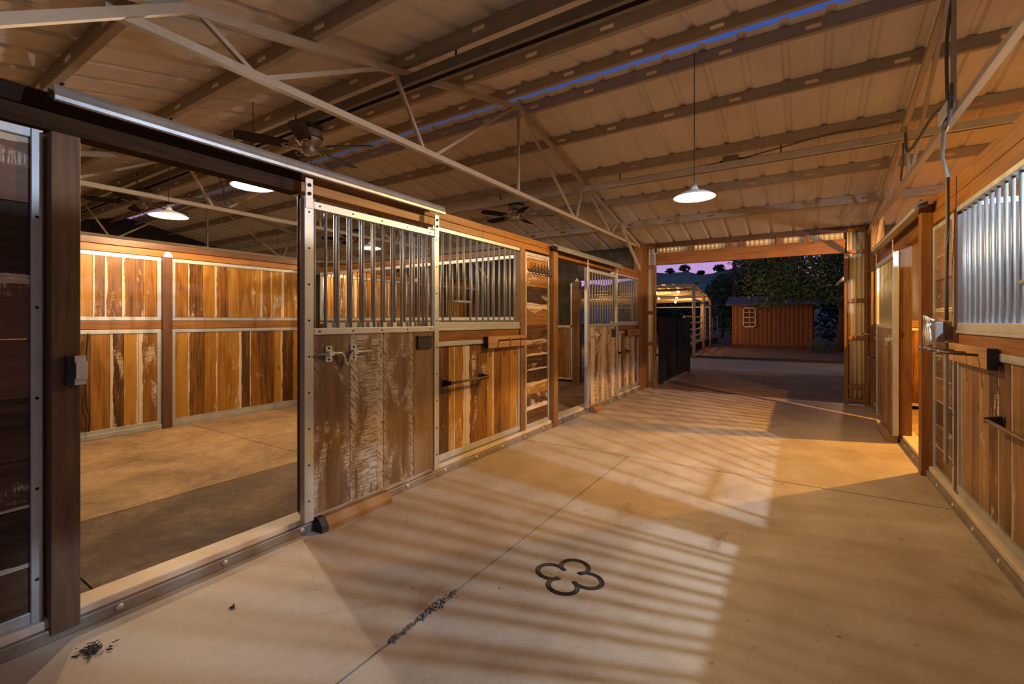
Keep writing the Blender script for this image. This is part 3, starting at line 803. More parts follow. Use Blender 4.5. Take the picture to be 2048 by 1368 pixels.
# ------------------------------------------------------------------ stall interiors
def vpl(m, p0, u, cutsv, z0, z1, n):
    p0, u, n = Vector(p0), Vector(u), Vector(n)
    for a, b in zip(cutsv, cutsv[1:]):
        m.plank(p0+u*(a+.0015)+Vector((0, 0, z0)), u*(b-a-.003), (0, 0, z1-z0), n)
def partition(p0, u, n, L, label, posts=(), grille=False, ztop=2.135, loc=None, wm='wood', cap=True):
    """wall of framed planks from p0 along unit u, facing n (unit)"""
    p0, u, n = Vector(p0), Vector(u), Vector(n)
    d = thing('stall_partition', label, 'stall wall', tuple(p0+u*L/2))
    def bx(m, a, b, z0, z1, t0, t1, g='u'):
        V, U = (u*(b-a), Vector((0, 0, z1-z0))) if g == 'u' else (Vector((0, 0, z1-z0)), u*(b-a))
        m.plank(p0+u*a+Vector((0, 0, z0))+n*t0, U, V, n*(t1-t0), None, False)
    if cap:
        m = MB(); bx(m, 0, L, 2.062, ztop, -.06, .03); part('top_beam', m, M['darkpost'], d, bevel=.004)
        m = MB(); bx(m, 0, L, 1.985, 2.060, -.05, .015); part('beam_board', m, M['beam'], d, bevel=.004)
    m = MB(); bx(m, 0, L, 1.155, 1.245, -.05, .012); part('wood_rail', m, M['beam'], d, bevel=.003)
    es = [0]+[e for q in posts for e in q]+[L]
    for k in range(0, len(es), 2):
        a, b = es[k], es[k+1]
        m = MB(); w = .04
        for z0, z1 in ((.055, 1.150), (1.250, 1.980)):
            bx(m, a, b, z1-w, z1, -.03, .012); bx(m, a, b, z0, z0+w, -.03, .012)
            bx(m, a, a+w, z0+w, z1-w, -.03, .012, 'v'); bx(m, b-w, b, z0+w, z1-w, -.03, .012, 'v')
        bx(m, a, b, .0, .054, -.03, .03)
        part('frame', m, M['galv'], d, bevel=.002)
        nn = max(2, round((b-a)/.15))
        m = MB(); vpl(m, p0-n*.02, u, cuts(a+w, b-w, nn, .2), .095, 1.11, n*.024); part('lower_planks', m, M[wm], d, bevel=.002)
        if grille:
            m0 = a+.06
            while m0 < b-.05:
                m = MB(); q = p0+u*m0; m.tube([(q.x, q.y, 1.285), (q.x, q.y, 1.945)], .0095, 8); part('bar', m, M['bar'], d); m0 += .098
        else:
            m = MB(); vpl(m, p0-n*.02, u, cuts(a+w, b-w, nn, .2), 1.29, 1.94, n*.024); part('upper_planks', m, M[wm], d, bevel=.002)
    for a, b in posts:
        m = MB(); bx(m, a+.002, b-.002, 0, 1.984, -.03, .05, 'v'); pp = part('post', m, M['darkpost'], d, bevel=.004)
        m = MB(); c = p0+u*((a+b)/2)+n*.052
        m.prism([c+u*x+Vector((0, 0, z)) for x, z in ((-.045, 1.985), (.045, 1.985), (.045, 2.01), (.03, 2.035), (0, 2.05), (-.03, 2.035), (-.045, 2.01))], n*.006)
        part('post_bracket', m, M['plate'], pp)
    return d
random.seed(33)
partition((-6.27, -.30, 0), (0, 1, 0), (1, 0, 0), 4.52, 'orange plank back wall of the open left stall, with a dark post in the middle', posts=[(2.57, 2.67)])
partition((-6.27, 4.40, 0), (0, 1, 0), (1, 0, 0), 4.05, 'orange plank back wall of the farther left stall seen through the bars', posts=[(1.9, 2.0)])
partition((-6.20, 4.30, 0), (1, 0, 0), (0, -1, 0), 3.58, 'barred divider wall between the two left stalls', grille=True, ztop=2.135)
# far end wall of stall 2 (left)
random.seed(35)
d = thing('stall_partition', 'low orange plank wall with metal cap at the end of the farther left stall', 'stall wall', (-5.1, 8.44, 0))
m = MB(); m.box(-6.25, -3.92, 8.42, 8.46, 1.11, 1.15, 0); m.box(-6.25, -3.92, 8.42, 8.46, .05, .09, 0); m.box(-3.96, -3.92, 8.42, 8.46, .09, 2.0, 2)
part('frame', m, M['galv'], d)
m = MB(); vpl(m, (-6.25, 8.46, 0), (1, 0, 0), cuts(.02, 2.27, 14, .2), .09, 1.11, Vector((0, -.03, 0))); part('planks', m, M['wood'], d)
m = MB(); m.box(-3.91, -3.74, 8.38, 8.47, 0, 2.03, 2); pp = solo('door_post', m, M['post'], 'brown wood post with a pale bracket at the back opening of the farther left stall', 'post', bevel=.004, loc=(-3.82, 8.42, 0))
m = MB(); m.prism([(-3.86, 8.42, 2.031), (-3.78, 8.42, 2.031), (-3.78, 8.42, 2.06), (-3.82, 8.42, 2.10), (-3.86, 8.42, 2.06)], (0, .006, 0)); part('bracket', m, M['plate'], pp)

# right stall divider (pale corrugated) and end
def corr(m, p0, u, L, z0, z1, n, pitch=.068, amp=.011, seg=8):
    p0, u, n = Vector(p0), Vector(u).normalized(), Vector(n); N = int(L/pitch*seg)
    P = [p0+u*(L*i/N)+n*(amp*math.sin(2*PI*i/seg)) for i in range(N+1)]
    for a, b in zip(P, P[1:]):
        m.face([a+Vector((0, 0, z0)), b+Vector((0, 0, z0)), b+Vector((0, 0, z1)), a+Vector((0, 0, z1))], None, None, True)
d = thing('stall_partition', 'pale corrugated metal divider wall lit behind the bars on the right', 'stall wall', (2.7, 4.36, 0))
m = MB(); corr(m, (.98, 4.36, 0), (1, 0, 0), 3.6, 1.16, 2.08, (0, 1, 0), .19, .007); part('metal_sheet', m, M['sheetb'], d, solid=.002, weld=True)
m = MB(); vpl(m, (.98, 4.38, 0), (1, 0, 0), cuts(0, 3.6, 22, .2), .05, 1.15, Vector((0, -.03, 0))); part('planks', m, M['wood'], d)
d = thing('stall_partition', 'low plank wall inside the farther right stall', 'stall wall', (2.7, 8.44, 0))
m = MB(); m.box(.99, 4.6, 8.42, 8.46, 1.11, 1.15, 0); m.box(.99, 4.6, 8.42, 8.46, .05, .09, 0); part('frame', m, M['galv'], d)
m = MB(); vpl(m, (.99, 8.46, 0), (1, 0, 0), cuts(0, 3.6, 22, .2), .09, 1.11, Vector((0, -.03, 0))); part('planks', m, M['wood'], d)
m = MB(); m.box(.99, 4.6, 8.40, 8.46, 1.155, 1.25, 0); part('wood_rail', m, M['beam'], d)

# ------------------------------------------------------------------ outer walls
mb = MB(); corr(mb, (4.66, -.45, 0), (0, 1, 0), 9.0, 0, 3.6, (1, 0, 0), .1, .012, 4); struct('wall_right', mb, M['sheetd'], solid=.002)
mb = MB(); corr(mb, (-13.1, -.45, 0), (0, 1, 0), 9.0, 0, 3.6, (1, 0, 0), .2, .012, 4); struct('wall_left', mb, M['sheetd'], solid=.002)
mb = MB(); corr(mb, (-13.1, -.42, 0), (1, 0, 0), 10.6, 0, 2.60, (0, 1, 0), .2, .012, 4); corr(mb, (.95, -.42, 0), (1, 0, 0), 3.7, 0, 2.60, (0, 1, 0), .2, .012, 4)
struct('wall_near', mb, M['sheetd'], solid=.002)
mb = MB(); corr(mb, (-13.1, 8.52, 0), (1, 0, 0), 9.30, 0, 2.64, (0, 1, 0), .2, .010, 4)
corr(mb, (-3.91, 8.52, 0), (1, 0, 0), 1.36, 2.05, 2.64, (0, 1, 0), .2, .010, 4)
corr(mb, (.86, 8.52, 0), (1, 0, 0), 3.8, 0, 2.64, (0, 1, 0), .1, .010, 4)
struct('wall_far', mb, M['sheetd'], solid=.002)

# far doorway
d = thing('doorway_frame', 'wood framed far doorway with corrugated metal side strips and lintel', 'doorway', (-.87, 8.5, 0))
m = MB(); m.box(-2.275, .54, 8.45, 8.54, 2.265, 2.475, 0); part('lintel', m, M['beam'], d, bevel=.004)
m = MB(); m.box(-2.54, .86, 8.46, 8.54, 2.585, 2.665, 0); part('top_plate', m, M['darkpost'], d, bevel=.004)
for x in (-1.72, -1.08, -.90, -.36, .02):
    m = MB(); m.box(x, x+.085, 8.47, 8.54, 2.477, 2.583, 2); part('cripple_block', m, M['post'], d)
m = MB(); corr(m, (-2.27, 8.555, 0), (1, 0, 0), 2.80, 2.476, 2.64, (0, 1, 0), .068, .010); part('lintel_sheet', m, M['sheet'], d, solid=.0015)
for x0, x1, pitch, zz in ((-2.43, -2.325, .068, (2.603, 2.241, 1.398, .824, .08)), (.585, .765, .068, (2.603, 2.28, 1.55, .99, .266, .065))):
    m = MB(); corr(m, (x0-.02, 8.52, 0), (1, 0, 0), x1-x0+.04, .04, 2.60, (0, 1, 0), .058, .014); part('side_sheet', m, M['sheet'], d, solid=.0015)
    for z in zz:
        m = MB(); m.box(x0-.01, x1+.01, 8.455, 8.495, z-.025, z+.025, 0); part('side_rail', m, M['beam'], d)
for x0, x1, mt in ((-2.315, -2.272, 'post'), (-2.47, -2.435, 'beam'), (.53, .578, 'post'), (.772, .815, 'beam')):
    m = MB(); m.box(x0, x1, 8.445, 8.54, .0, 2.584 if abs(x0+.87) > 1.5 else 2.262, 2); part('jamb', m, M[mt], d, bevel=.003)

m = MB(); m.lathe([(.02, .12), (.03, .10), (.11, .05), (.12, .03)], (-.9, 8.95, 2.5), 20); m.tube([(-.9, 8.57, 2.63), (-.9, 8.95, 2.64), (-.9, 8.95, 2.61)], .012, 8); part('yard_fill_lamp', m, M['shade'], d)  # hood added to go with the unseen yard spot
# ------------------------------------------------------------------ lamps
def lamp(x, y, z, label, col, watt, hidden=False):
    d = thing('barn_lamp', label, 'lamp', (x, y, z), 'enamel barn lamps')
    R = .172
    prof = [(.022, .095), (.030, .072), (.040, .060), (.075, .050), (.125, .032), (.158, .012), (R, 0)]
    m = MB(); m.lathe(prof, (x, y, z), 36); part('shade', m, M['enamel'], d, solid=.003)
    m = MB(); m.lathe([(.0, .012), (.016, .016), (.026, .028), (.026, .040), (.018, .056), (.014, .07)], (x, y, z), 20); part('bulb', m, M['bulb'], d)
    m = MB(); m.lathe([(.0, .12), (.020, .12), (.022, .088), (0, .088)], (x, y, z), 16); part('socket', m, M['shade'], d)
    m = MB(); m.tube([(x, y, z+.12), (x, y, zr(y)-.014)], .0035, 8); part('stem', m, M['black'], d)
    L = bpy.data.lights.new('bulb_light', 'POINT'); L.energy = watt; L.color = col; L.shadow_soft_size = .020
    o = bpy.data.objects.new('bulb_light', L); COL.objects.link(o); o.location = (0, 0, -.010); o.parent = d
    return d
WARM = (1, .64, .30); YEL = (1, .65, .27); NEU = (1, .80, .58); COOL = (.58, .76, 1.0)
lamp(-4.0, 2.12, 2.405, 'glowing enamel barn lamp over the open left stall, the larger of the two there', NEU, 100)
lamp(-5.57, 2.085, 2.335, 'glowing enamel barn lamp near the back wall of the open left stall', WARM, 100)
lamp(-5.74, 4.85, 2.383, 'glowing enamel barn lamp seen small through the bars of the nearest left door', WARM, 75)
lamp(-.79, 4.18, 2.315, 'glowing enamel barn lamp hanging over the middle of the aisle', YEL, 135)
lamp(1.88, 2.55, 2.40, 'enamel barn lamp in the right stall outside the frame', COOL, 400)
lamp(1.88, 6.35, 2.40, 'enamel barn lamp in the farther right stall hidden behind its front', (1, .47, .08), 520)

lamp(-9.3, 2.2, 2.40, 'added lamp hidden behind the left stall back wall, brightening the roof', NEU, 130)  # unseen lamp, added so its bounce lifts the dark roof
lamp(-9.6, 5.6, 2.40, 'added lamp hidden far behind the farther left stall, brightening the roof', NEU, 130)  # second unseen lamp added for the roof
# ------------------------------------------------------------------ fans
def fan(x, y, z, label, rot, pitch=.22):
    d = thing('ceiling_fan', label, 'ceiling fan', (x, y, z), 'ceiling fans on the hung channels')
    m = MB(); m.box(x-.10, x+.10, y-.07, y+.07, z-.03, z-.001); part('mount_plate', m, M['darkm'], d)
    m = MB(); m.lathe([(0, -.03), (.095, -.03), (.115, -.045), (.112, -.075), (.118, -.085), (.108, -.13), (.085, -.165), (.06, -.185), (.058, -.20), (.055, -.235), (.035, -.250), (0, -.252)], (x, y, z), 28)
    part('motor', m, M['fanbody'], d)
    m = MB(); m.lathe([(.1135, -.117), (.117, -.100)], (x, y, z), 28); part('motor_band', m, M['darkm'], d)
    for k in range(5):
        a = rot+2*PI*k/5; e = Vector((math.cos(a), math.sin(a), 0)); s = Vector((-math.sin(a), math.cos(a), 0)); c = Vector((x, y, z-.19))
        tl = s*math.cos(pitch)+Vector((0, 0, 1))*math.sin(pitch)
        m = MB(); out = [(.17, .045), (.22, .058), (.45, .066), (.54, .062), (.575, .04)]
        poly = [c+e*r+tl*w for r, w in out]+[c+e*r-tl*w for r, w in reversed(out)]
        m.prism(poly, Vector((0, 0, .007))); b = part('blade', m, M['blade'], d)
        m = MB(); m.tube([c+e*.05, c+e*.11+Vector((0, 0, -.012)), c+e*.16], .008, 8); m.tube([c+e*.15+tl*.03-Vector((0, 0, .004)), c+e*.21+tl*.02-Vector((0, 0, .004)), c+e*.22-Vector((0, 0, .004)), c+e*.21-tl*.02-Vector((0, 0, .004)), c+e*.15-tl*.03-Vector((0, 0, .004))], .007, 6)
        part('blade_arm', m, M['fanbody'], b)
    m = MB(); m.tube([(x+.03, y, z-.25), (x+.03, y, z-.40)], .002, 5); part('pull_chain', m, M['darkm'], d)
    return d
fan(-3.70, 2.45, 2.972, 'brown five-blade ceiling fan on the dark channel above the open left stall', .50)
fan(-3.62, 5.80, 3.0, 'small-looking five-blade ceiling fan on the bright channel above the barred left stall', .47)
fan(-7.33, 2.45, 2.972, 'dim ceiling fan beyond the back wall of the open left stall', .5)
fan(-7.33, 5.80, 3.0, 'dim ceiling fan far beyond the back wall over the second channel', .3)

# ------------------------------------------------------------------ outside
mb = MB(); mb.face([(-90, 8.5, -.02), (90, 8.5, -.02), (90, 230, -.02), (-90, 230, -.02)]); mb.face([(-90, -60, -.03), (90, -60, -.03), (90, -.75, -.03), (-90, -.75, -.03)])
struct('ground', mb, M['dirt'])
mb = MB()
mb.box(-40, 40, 12.6, 16.3, -.10, -.005); struct('driveway', mb, M['asphalt'])
mb = MB(); mb.box(-4.5, 3, 16.3, 16.5, -.05, .07); struct('kerb', mb, M['kerb'])
# hill
mb = MB(); random.seed(2)
def hz(x, y):
    e = math.exp(-((x+28)/70)**2)*19.0+3*math.exp(-((x+90)/40)**2)
    return e*max(0, min(1, (y-95)/75))+.8*math.sin(x*.21+y*.1)+.6*math.sin(x*.53+1.3*y)
nx, ny = 90, 14
xs = [-190+i*3.4 for i in range(nx)]; ys = [95+i*10 for i in range(ny)]
for i in range(nx-1):
    for j in range(ny-1):
        q = [(xs[i], ys[j]), (xs[i+1], ys[j]), (xs[i+1], ys[j+1]), (xs[i], ys[j+1])]
        mb.face([(x, y, hz(x, y)-.5) for x, y in q], None, None, True)
struct('hill', mb, M['hill'])

def leaf_cloud(m, blobs, n, size, sd):
    random.seed(sd); tot = sum(b[3]*b[4]*b[5] for b in blobs)
    for (cx, cy, cz, rx, ry, rz_) in blobs:
        for i in range(int(n*rx*ry*rz_/tot)):
            while True:
                v = Vector((random.uniform(-1, 1), random.uniform(-1, 1), random.uniform(-1, 1)))
                if .25 < v.length < 1: break
            v *= .85+.3*random.random()
            p = Vector((cx+v.x*rx, cy+v.y*ry, cz+v.z*rz_)); s = size*random.uniform(.6, 1.3)
            a = Vector((random.gauss(0, 1), random.gauss(0, 1), random.gauss(0, .6))).normalized()
            b = a.cross(Vector((random.gauss(0, 1), random.gauss(0, 1), random.gauss(0, 1)))).normalized()
            r = random.random()
            m.face([p-a*s, p+b*s*.45, p+a*s, p-b*s*.45], None, [(r, r, r, 1)]*4)
def tree(loc, blobs, n, size, label, mat, sd, h, tr=.12, name='tree', trunk=True):
    d = thing(name, label, 'tree', loc)
    m = MB(); leaf_cloud(m, blobs, n, size, sd); part('foliage', m, M[mat], d, weld=False)
    if trunk:
        m = MB(); m.tube([loc, (loc[0]+.1, loc[1], h*.5), (loc[0], loc[1]+.1, h)], tr, 10, True, tr*.6)
        for b in blobs[:4]: m.tube([(loc[0], loc[1]+.05, h*.75), (b[0], b[1], b[2])], tr*.4, 6, True, tr*.15)
        part('trunk', m, M['bark'], d)
    return d
# big tree reaching over the shed
tree((1.3, 22.9, -.02), [(-1.25, 20.9, 2.15, .75, .7, .55), (-.3, 21.2, 2.35, 1.0, .8, .5), (.5, 21.4, 2.3, .9, .8, .5), (-1.9, 21.4, 2.75, .6, .6, .5), (.2, 21.3, 3.8, 1.9, 1.6, 1.7), (-1.3, 21.2, 3.9, 1.3, 1.3, 1.15), (-2.1, 21.4, 4.5, .9, 1.0, .9), (1.4, 21.6, 3.3, 1.5, 1.5, 1.3), (-.7, 20.7, 2.55, .95, .9, .75), (.8, 20.7, 2.75, 1.3, 1.1, .9), (-1.2, 21.0, 5.0, 1.4, 1.3, 1.2), (1.2, 21.6, 5.2, 2.0, 1.6, 1.5), (2.2, 21, 4.2, 1.5, 1.3, 1.6)],
     26000, .075, 'large leafy tree hanging over the red shed beyond the doorway', 'leaf', 7, 3.0, .2)
tree((-4.9, 36, -.02), [(-4.9, 36, 2.6, 1.4, 1.4, 1.9), (-4.1, 36.3, 1.8, 1.2, 1.2, 1.6), (-4.4, 36, 3.6, 1.3, 1.2, 1.3), (-3.4, 36.5, 3.2, 1.3, 1.3, 2.2)], 7000, .13, 'mid-height bushy tree between the corral and the red shed', 'leafm', 8, 2.0)
tree((-9.5, 42, -.02), [(-9.5, 42, 1.9, 2.6, 1.5, 1.9), (-12.2, 42, 1.6, 2.4, 1.5, 1.7), (-7.2, 41.5, 1.2, 1.6, 1.3, 1.3)], 6000, .16, 'dark bushes behind the lit corral', 'leafd', 9, 1.5)
tree((3.8, 29, -.02), [(3.4, 29, 2.6, 1.8, 1.5, 2.6), (5.5, 28.5, 2.4, 2.2, 1.5, 2.6), (2.9, 28, 1.8, .9, 1.2, 2.0), (1.3, 28.6, 1.7, .9, 1.0, 2.1), (2.0, 28.6, 3.0, 1.2, 1.0, 2.0), (4.4, 28.5, 5.2, 2.2, 2, 1.8)], 12000, .15, 'dense dark tree behind the right end of the red shed', 'leafd', 10, 2.5, .2)
tree((-2.6, 32, -.02), [(-2.5, 32, 3.2, 1.3, 1.2, 2.8), (-1.3, 32.5, 4.0, 1.5, 1.4, 2.6)], 5000, .15, 'dark tree rising directly behind the red shed', 'leafd', 12, 3.0)
# hilltop trees
random.seed(4)
for i, (px_, s_, lb) in enumerate(((-40.5, 1.2, 'small round tree on the hilltop skyline, nearer the doorway left jamb'), (-35.5, 1.5, 'small dark tree on the middle of the hilltop skyline'), (-24, 1.4, 'small tree on the hilltop skyline just left of the big tree'), (-30, .9, 'tiny shrub on the hilltop skyline between two trees'))):
    z = hz(px_, 170)-.5
    tree((px_, 170, z), [(px_, 170, z+s_*.4, s_*1.3, s_, s_*.9)], 260, .5, lb, 'leafd', 20+i, z+s_, .15, name='hilltop_tree', trunk=False)
# plant by shed
d = thing('spiky_plant', 'spiky leaved plant growing at the right end of the red shed', 'plant', (.55, 21.6, -.02)); random.seed(14); m = MB()
for i in range(46):
    a = random.random()*2*PI; l = .35+random.random()*.45; lean = random.uniform(.2, 1.0); e = Vector((math.cos(a), math.sin(a), 0)); s = Vector((-e.y, e.x, 0))*.022
    b = Vector((.55+e.x*.15*random.random()*3, 21.6+e.y*.1, -.02)); p1 = b+e*l*lean*.4+Vector((0, 0, l*.6)); p2 = b+e*l*lean+Vector((0, 0, l*(1.05-lean*.4)))
    m.face([b-s, b+s, p1+s, p1-s], None, [(i % 7/7,)*3+(1,)]*4); m.face([p1-s, p1+s, p2], None, [(i % 7/7,)*3+(1,)]*3)
part('leaves', m, M['leafm'], d, weld=False)

# shed
A, B = Vector((-2.82, 24.0, 0)), Vector((.42, 24.0, 0)); u = (B-A).normalized(); L = (B-A).length; nrm = Vector((u.y, -u.x, 0))
if nrm.y > 0: nrm = -nrm
d = thing('shed', 'red-brown board and batten shed with a small cream window across the drive', 'shed', tuple((A+B)/2-nrm*1.0))
m = MB()
H = 1.97; bk = -nrm*2.4
for P, Q, nn in ((A, B, nrm), (B, B+bk, u), (A+bk, A, -u), (B+bk, A+bk, -nrm)):
    uu = (Q-P).normalized(); LL = (Q-P).length; x = 0
    m.plank(P+Vector((0, 0, -.02)), uu*LL, Vector((0, 0, H+.02)), -nn*.03)
    while x < LL-.02:
        m.plank(P+uu*x+Vector((0, 0, .0)), uu*.055, Vector((0, 0, H)), nn*.022); x += .175
part('walls', m, M['shedw'], d)
m = MB(); m.plank(A+Vector((0, 0, -.01))+nrm*.002, Vector((0, 0, .14)), u*L, nrm*.03); part('base_board', m, M['shedw'], d)
m = MB(); o = .28
q = [A-u*o+nrm*o+Vector((0, 0, H-.02)), B+u*o+nrm*o+Vector((0, 0, H-.02)), B+u*o+bk*.5+Vector((0, 0, H+.42)), A-u*o+bk*.5+Vector((0, 0, H+.42))]
q2 = [q[3], q[2], B+u*o+bk*1.1+Vector((0, 0, H-.02)), A-u*o+bk*1.1+Vector((0, 0, H-.02))]
m.prism(q, (0, 0, .05)); m.prism(q2, (0, 0, .05)); part('roof', m, M['shedroof'], d)
wc = .72; ww, wz0, wz1 = .54, .93, 1.86
m = MB()
def wb(a, b, z0, z1, t=.035): m.plank(A+u*a+Vector((0, 0, z0))+nrm*.024, u*(b-a), Vector((0, 0, z1-z0)), nrm*t, None, False)
x0, x1 = wc-ww/2, wc+ww/2
wb(x0, x0+.045, wz0, wz1); wb(x1-.045, x1, wz0, wz1); wb(x0, x1, wz0, wz0+.055); wb(x0, x1, wz1-.05, wz1); wb(x0, x1, (wz0+wz1)/2-.022, (wz0+wz1)/2+.022)
wb(wc-.012, wc+.012, wz0, wz1, .03)
for z in ((wz0*3+wz1)/4, (wz0+wz1*3)/4): wb(x0, x1, z-.012, z+.012, .03)
wf = part('window_frame', m, M['cream'], d)
m = MB(); wb(x0+.02, x1-.02, wz0+.02, wz1-.02, .008); part('window_panes', m, M['pane'], wf)
m = MB(); m.tube([(-3.2, 28.2, 0), (-3.2, 28.2, 5.2)], .11, 10); solo('wood_pole', m, M['bark'], 'tall wood pole standing behind the left end of the red shed', 'pole')
# neighbouring building on the right with gutter
d = thing('outbuilding', 'dark building edge with pale gutter and low block wall at the doorway right side', 'building', (2.2, 17, 0))
m = MB(); m.box(1.32, 4.5, 15.2, 18.6, -.02, 2.5, 0); part('wall', m, M['gate'], d)
m = MB(); m.prism([(1.0, 14.9, 2.42), (4.5, 14.9, 3.3), (4.5, 14.9, 3.36), (1.0, 14.9, 2.48)], (0, 3.8, 0)); part('roof', m, M['shedroof'], d)
m = MB(); m.tube([(1.0, 14.88, 2.45), (.98, 18.7, 2.45)], .05, 8); part('gutter', m, M['plate'], d)
m = MB(); m.lathe([(0, -.09), (.05, -.08), (.06, 0), (.03, .06), (0, .07)], (1.20, 15.1, 2.12), 12); part('added_lamp', m, M['strbulb'], d)  # unseen lamp added to warm the shed and the dirt before it
L = bpy.data.lights.new('added_lamp_light', 'POINT'); L.energy = 35; L.color = (1, .52, .20); L.shadow_soft_size = .06
o = bpy.data.objects.new('added_lamp_light', L); COL.objects.link(o); o.location = (1.05, 15.25, 2.0)
m = MB(); m.box(1.05, 1.31, 12.5, 15.6, -.02, .42, 1); part('block_wall', m, M['plate'], d)

# black gate panel
d = thing('black_gate', 'solid black board gate standing open outside the doorway left side', 'gate', (-2.36, 10.5, 0))
m = MB()
m.box(-2.40, -2.33, 9.15, 9.27, .0, 1.27, 2); m.box(-2.40, -2.33, 11.72, 11.84, 0, 1.31, 2); m.box(-2.41, -2.32, 9.15, 11.84, 1.27, 1.31, 1); m.box(-2.40, -2.33, 9.27, 11.72, .04, .18, 1); m.box(-2.40, -2.33, 10.5, 10.62, .18, 1.27, 2)
part('frame', m, M['gate'], d)
m = MB(); 
for i in range(15): m.plank((-2.385, 9.27+.163*i, .18), (0, .160, 0), (0, 0, 1.09), (.03, 0, 0))
part('boards', m, M['gate'], d)

# corral
d = thing('corral_shelter', 'lit shelter roof on tan pipe posts over the corral, hung with string bulbs', 'corral shelter', (-5.5, 20, 0))
R4 = [Vector((-9, 15.0, 2.36)), Vector((-3.02, 15.9, 2.46)), Vector((-3.76, 23.7, 2.28)), Vector((-10, 22.2, 2.12))]
m = MB()
for i in range(40):
    a, b = i/40, (i+1)/40
    P = [R4[0].lerp(R4[1], a), R4[0].lerp(R4[1], b), R4[3].lerp(R4[2], b), R4[3].lerp(R4[2], a)]
    dz = Vector((0, 0, .03 if i % 2 else 0)); m.face([p+dz for p in P])
part('roof', m, M['corroof'], d, solid=.01)
for k in range(7):
    t = k/6; a, b = R4[0].lerp(R4[3], t), R4[1].lerp(R4[2], t); m = MB(); m.bar(a-Vector((0, 0, .06)), b-Vector((0, 0, .06)), .06, .09); part('roof_beam', m, M['pipe'], d)
for P in (R4[1], R4[2], R4[1].lerp(R4[0], .33), R4[2].lerp(R4[3], .5), R4[1].lerp(R4[2], .5)):
    m = MB(); m.tube([(P.x, P.y, 0), (P.x, P.y, P.z-.1)], .05, 8); part('post', m, M['pipe'], d)
for z, a, b in ((1.95, R4[1], R4[2]), (1.9, R4[3], R4[2]), (2.05, R4[0], R4[1])):
    m = MB(); m.bar((a.x, a.y, z), (b.x, b.y, z), .05, .05); part('top_rail', m, M['pipe'], d)
d = thing('corral_fence', 'tan pipe rail fence of the corral on a dark base board', 'fence', (-4.1, 22, 0))
for z in (.35, .62, .89, 1.16, 1.40):
    m = MB(); m.tube([(-3.55, 17.0, z), (-4.25, 26, z), (-4.2, 29.0, z)], .028, 8); part('rail', m, M['pipe'], d)
for x, y, h in ((-3.55, 17, 1.42), (-3.78, 20, 1.42), (-4.0, 22.8, 2.0), (-4.22, 25.2, 1.9), (-4.2, 27.2, 1.42), (-4.2, 29.0, 1.55)):
    m = MB(); m.tube([(x, y, 0), (x, y, h)], .035, 8); part('post', m, M['pipe'], d)
m = MB(); m.bar((-3.55, 17, .12), (-4.25, 26, .12), .06, .26); m.bar((-4.25, 26, .12), (-4.2, 29, .12), .06, .26); part('base_board', m, M['gate'], d)
# string bulbs
k = 0
for (x, y, z, lb) in ((-4.6, 17.2, 2.27, 'first'), (-3.85, 17.4, 2.30, 'second'), (-5.1, 19.5, 2.18, 'third'), (-4.35, 19.4, 2.20, 'fourth'), (-4.9, 21.6, 2.10, 'fifth'), (-4.2, 22.0, 2.12, 'sixth'), (-5.8, 18.2, 2.2, 'seventh')):
    m = MB(); m.lathe([(0, -.05), (.035, -.035), (.045, 0), (.03, .04), (0, .05)], (x, y, z), 12)
    solo('string_bulb', m, M['strbulb'], 'small glowing bulb under the corral shelter roof', 'bulb', 'glowing bulbs under the corral roof', loc=(x, y, z))
for x, y, z, w in ((-4.5, 18.0, 1.95, 70), (-4.4, 21.5, 1.9, 80), (-7.2, 18.5, 2.0, 80)):
    L = bpy.data.lights.new('string_light', 'POINT'); L.energy = w; L.color = (1, .55, .2); L.shadow_soft_size = .1
    o = bpy.data.objects.new('string_light', L); COL.objects.link(o); o.location = (x, y, z)
# unseen spot added outside the doorway to light shed and yard
L = bpy.data.lights.new('yard_fill_light', 'SPOT'); L.energy = 260; L.color = (1, .56, .24); L.shadow_soft_size = .08; L.spot_size = math.radians(75); L.spot_blend = .6
o = bpy.data.objects.new('yard_fill_light', L); COL.objects.link(o); o.location = (-.9, 8.95, 2.5)
o.rotation_euler = (Vector((-1.6, 24, .9))-o.location).to_track_quat('-Z', 'Y').to_euler()

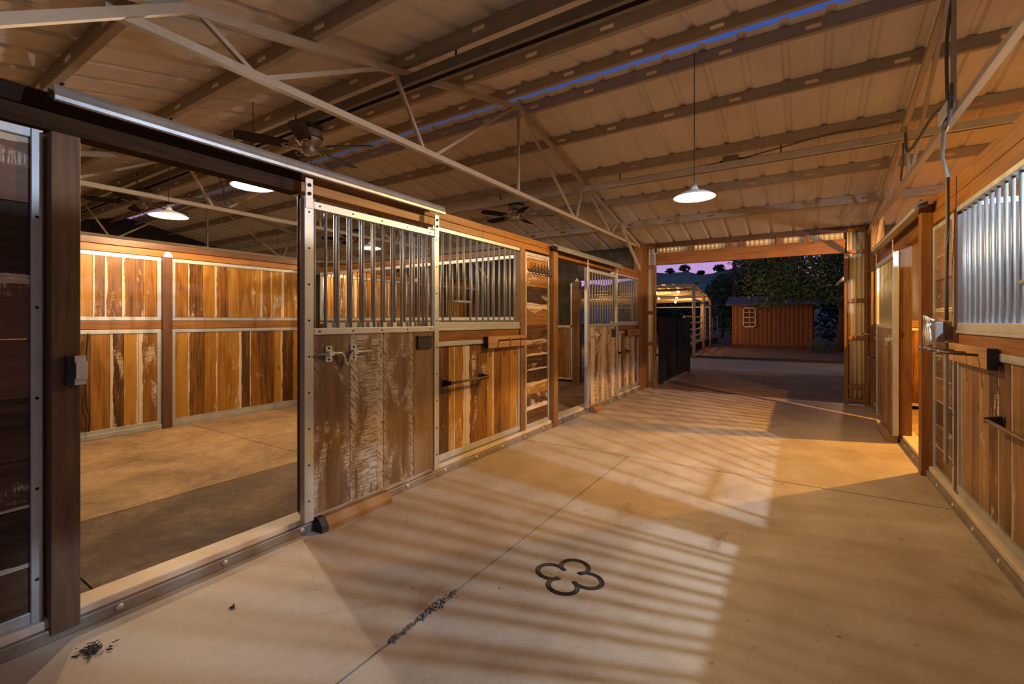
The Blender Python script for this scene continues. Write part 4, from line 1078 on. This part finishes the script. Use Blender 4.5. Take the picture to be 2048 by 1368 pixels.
# ------------------------------------------------------------------ sky
W = bpy.data.worlds.new('sky'); SC.world = W; W.use_nodes = True; nt = W.node_tree; nt.nodes.clear()
tc = nt.nodes.new('ShaderNodeTexCoord'); sx = nt.nodes.new('ShaderNodeSeparateXYZ'); nt.links.new(tc.outputs['Generated'], sx.inputs[0])
cr = nt.nodes.new('ShaderNodeValToRGB'); nt.links.new(sx.outputs['Z'], cr.inputs[0])
el = cr.color_ramp.elements
for p, c in ((.0, (.20, .13, .22, 1)), (.05, (.60, .37, .66, 1)), (.13, (.50, .37, .70, 1)), (.22, (.055, .06, .085, 1)), (.42, (.05, .065, .11, 1)), (.52, (.05, .11, .36, 1))):
    e = el.new(p); e.color = c
el.remove(el[0]); el[-1].color = (.03, .035, .05, 1)
ns = nt.nodes.new('ShaderNodeTexNoise'); ns.inputs['Scale'].default_value = 5; mp = nt.nodes.new('ShaderNodeMapping'); mp.inputs['Scale'].default_value = (1, 1, 4)
nt.links.new(tc.outputs['Generated'], mp.inputs[0]); nt.links.new(mp.outputs[0], ns.inputs[0])
mx = nt.nodes.new('ShaderNodeMix'); mx.data_type = 'RGBA'; mx.blend_type = 'MULTIPLY'; mx.inputs[0].default_value = .5
nt.links.new(cr.outputs[0], mx.inputs[6])
c2 = nt.nodes.new('ShaderNodeValToRGB'); c2.color_ramp.elements[0].position = .35; c2.color_ramp.elements[0].color = (.8, .75, 1.1, 1); c2.color_ramp.elements[1].position = .65; c2.color_ramp.elements[1].color = (1.5, .95, 1.05, 1)
nt.links.new(ns.outputs[0], c2.inputs[0]); nt.links.new(c2.outputs[0], mx.inputs[7])
bg = nt.nodes.new('ShaderNodeBackground'); nt.links.new(mx.outputs[2], bg.inputs[0]); bg.inputs[1].default_value = .9
ow = nt.nodes.new('ShaderNodeOutputWorld'); nt.links.new(bg.outputs[0], ow.inputs[0])

# ------------------------------------------------------------------ view
vs = SC.view_settings; vs.view_transform = 'Standard'; vs.look = 'None'; vs.gamma = 1; vs.exposure = .08; vs.use_curve_mapping = False
SC.display_settings.display_device = 'sRGB'
